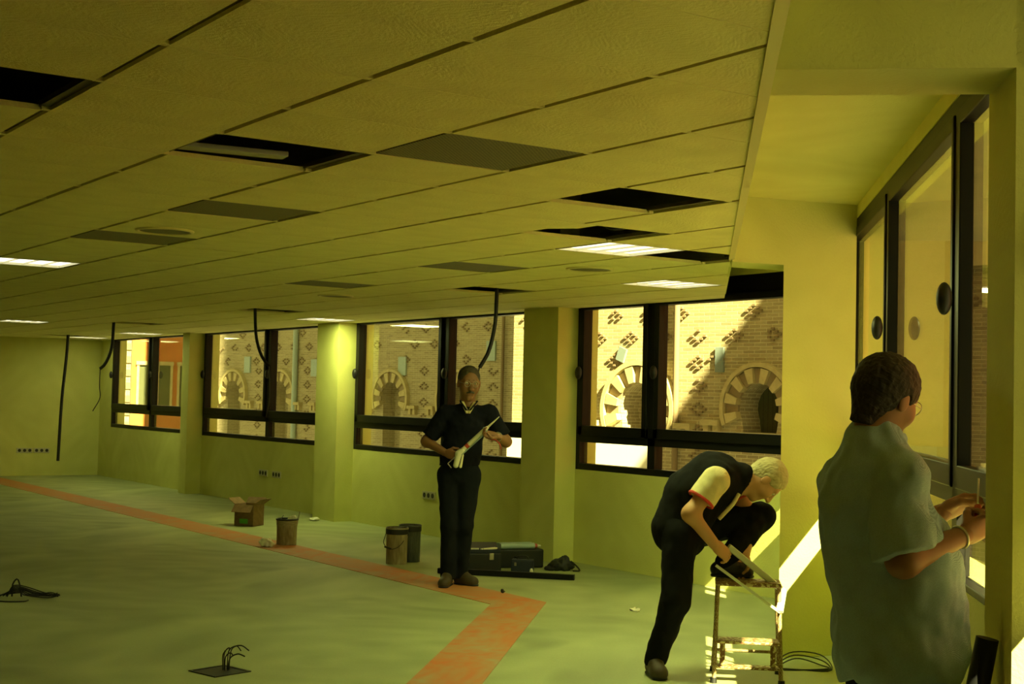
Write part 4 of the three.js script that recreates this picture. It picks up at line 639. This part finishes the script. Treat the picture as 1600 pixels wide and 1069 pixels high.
{
  const t = thing('floor_box', 'open black floor box with loose wires near the bottom edge', 'floor box', [-7.40, 0, -3.11], 0.25); t.scale.set(0.82, 1, 0.82);
  mesh('frame', [bx(-0.15, 0.15, 0, 0.006, -0.15, -0.13), bx(-0.15, 0.15, 0, 0.006, 0.13, 0.15), bx(-0.15, -0.13, 0, 0.006, -0.13, 0.13), bx(0.13, 0.15, 0, 0.006, -0.13, 0.13)], M.black, t); mesh('flat_well', bx(-0.13, 0.13, 0, 0.003, -0.13, 0.13), M.black, t);  // flat black plate paints the dark of an open recess
  for (let k = 0; k < 6; k++) { const a = k * 1.05; mesh('loose_wire', wire([[0.02 * Math.cos(a), 0.004, 0.02 * Math.sin(a) - 0.05], [0.03 * Math.cos(a), 0.07 + 0.01 * k, 0.03 * Math.sin(a) - 0.06], [0.05 * Math.cos(a) + 0.04, 0.10 + 0.008 * k, 0.05 * Math.sin(a) - 0.08], [0.09 * Math.cos(a) + 0.05, 0.09 + 0.01 * (k % 3), 0.08 * Math.sin(a) - 0.1]], 0.004, 16, 5), M.black, t); }
  const w = thing('wire_bundle', 'tangle of dark wires on the dim floor at the left edge', 'wires', [-10.62, 0, -2.93], YAW);
  for (let k = 0; k < 7; k++) { const o = 0.02 * k - 0.06; mesh('wire_strand', wire([[-0.22 + o, 0.006, 0.05 * Math.sin(k)], [-0.08, 0.03 + 0.012 * k, o], [0.05 + o, 0.03, -0.02 * k + 0.05], [0.16, 0.012 + 0.006 * k, 0.03 * Math.cos(k * 2)], [0.22 + 0.02 * Math.sin(k * 3), 0.02 + 0.01 * (k % 3), 0.02 * k - 0.05]], 0.0045, 24, 5), M.black, w); }
  mesh('wire_strand', wire([[-0.12, 0.01, 0], [-0.11, 0.11, 0.01], [-0.085, 0.14, 0.0], [-0.06, 0.06, -0.01], [-0.05, 0.01, 0]], 0.006, 20, 5), M.black, w); mesh('wire_strand', wire([[-0.2, 0.006, 0.16], [-0.1, 0.006, 0.23], [0.04, 0.006, 0.2], [0.05, 0.006, 0.14]], 0.005, 20, 5), M.black, w);
  const c = thing('cable_coil', 'loose thin cable coil on the floor by the yellow pier foot', 'cable', [...LD(0.60, 8.55)].reduce((a, v, i) => i ? [...a, 0, v] : [v], []), YAW);
  for (let k = 0; k < 3; k++) mesh('cable_loop', wire([[-0.16 - 0.02 * k, 0.006, 0.05], [-0.02, 0.05 + 0.01 * k, -0.02 - 0.05 * k], [0.14, 0.03 * k + 0.006, -0.06], [0.16, 0.01, 0.06 + 0.03 * k], [0, 0.006, 0.10], [-0.12, 0.006, 0.11 - 0.02 * k]], 0.004, 28, 5), M.black, c);
  const r = thing('sheeting_roll', 'slim black roll leaning against the green pier at the bottom right', 'roll', [0, 0, 0], T3);
  mesh('roll', [bar([-3.92, 0.02, -0.60], [-3.90, 0.95, -0.765], 0.036, 0.030, 18)], M.black, r); mesh('tie_band', bar([-3.907, 0.66, -0.713], [-3.905, 0.70, -0.7205], 0.036, 0.036, 18), M.whitePlastic, r);
}
// ------------------------------------------------------------------ hanging cables
const hung = (label, pts, r, tail) => { const t = thing('hanging_cable', label, 'cable', [0, 0, 0], 0, 'cables hanging from open ceiling bays'); mesh('sheath', wire(pts, r, 28, 8), M.black, t); if (tail) mesh('thin_core', wire(tail, 0.007, 20, 5), M.hole, t); };
const C = (x, z, r, y, f = 0) => { const p = onCam(x, z, r, f); return [p[0], y, p[2]]; };
hung('black cable hanging from the ceiling over the standing worker\'s head', [C(-9.80, -6.50, 0, 3.61), C(-9.80, -6.50, 0, 2.42), C(-9.80, -6.50, -0.01, 2.18), C(-9.80, -6.50, -0.06, 1.95), C(-9.80, -6.50, -0.13, 1.82)], 0.017, [C(-9.80, -6.50, -0.13, 1.83), C(-9.80, -6.50, -0.145, 1.75), C(-9.80, -6.50, -0.14, 1.69)]);
hung('black cable curling down in front of the second window from the far end', [C(-14.2, -6.25, 0, 3.61), C(-14.2, -6.25, 0.0, 2.40), C(-14.2, -6.25, 0.03, 2.12), C(-14.2, -6.25, 0.10, 1.94), C(-14.2, -6.25, 0.17, 1.86)], 0.018, [C(-14.2, -6.25, 0.165, 1.87), C(-14.2, -6.25, 0.18, 1.5), C(-14.2, -6.25, 0.15, 1.3)]);
hung('hooked cable with a thin tail hanging near the far end wall', [C(-18.5, -6.1, 0, 3.61), C(-18.5, -6.1, 0, 2.4), C(-18.5, -6.1, -0.02, 2.1), C(-18.5, -6.1, -0.10, 1.9), C(-18.5, -6.1, -0.16, 1.84)], 0.022, [C(-18.5, -6.1, -0.16, 1.85), C(-18.5, -6.1, -0.16, 1.6), C(-18.5, -6.1, -0.15, 1.45), C(-18.5, -6.1, -0.24, 1.27)]);
hung('longest black cable hanging almost to the floor before the end wall', [C(-23.4, -6.95, 0, 3.61), C(-23.4, -6.95, 0, 2.3), C(-23.4, -6.95, -0.06, 1.4), C(-23.4, -6.95, -0.09, 0.36)], 0.026);
// ------------------------------------------------------------------ wall sockets
const sockets = [[-18.11, ZW, 0, 'left double socket low on the wall under the second window'], [-17.67, ZW, 0, 'right double socket low on the wall under the second window'], [-13.60, ZW, 0, 'double socket low on the wall beside the standing worker'], [XE, -6.85, 1, 'left socket plate low on the far end wall'], [XE, -7.15, 1, 'right socket plate low on the far end wall']];
for (const [x, z, e, l] of sockets) { const t = thing('wall_socket', l, 'socket', [x, 0.45, z], e ? Math.PI / 2 : 0, 'wall sockets'); mesh('plate', rbx(-0.14, 0.14, -0.045, 0.045, 0.0, 0.012, 0.004), M.socket, t); for (const q of [-0.09, 0, 0.09]) mesh('outlet', new THREE.CylinderGeometry(0.028, 0.028, 0.006, 16).rotateX(Math.PI / 2).translate(q, 0, 0.012), M.hole, t); }
renderer.render(scene, camera);
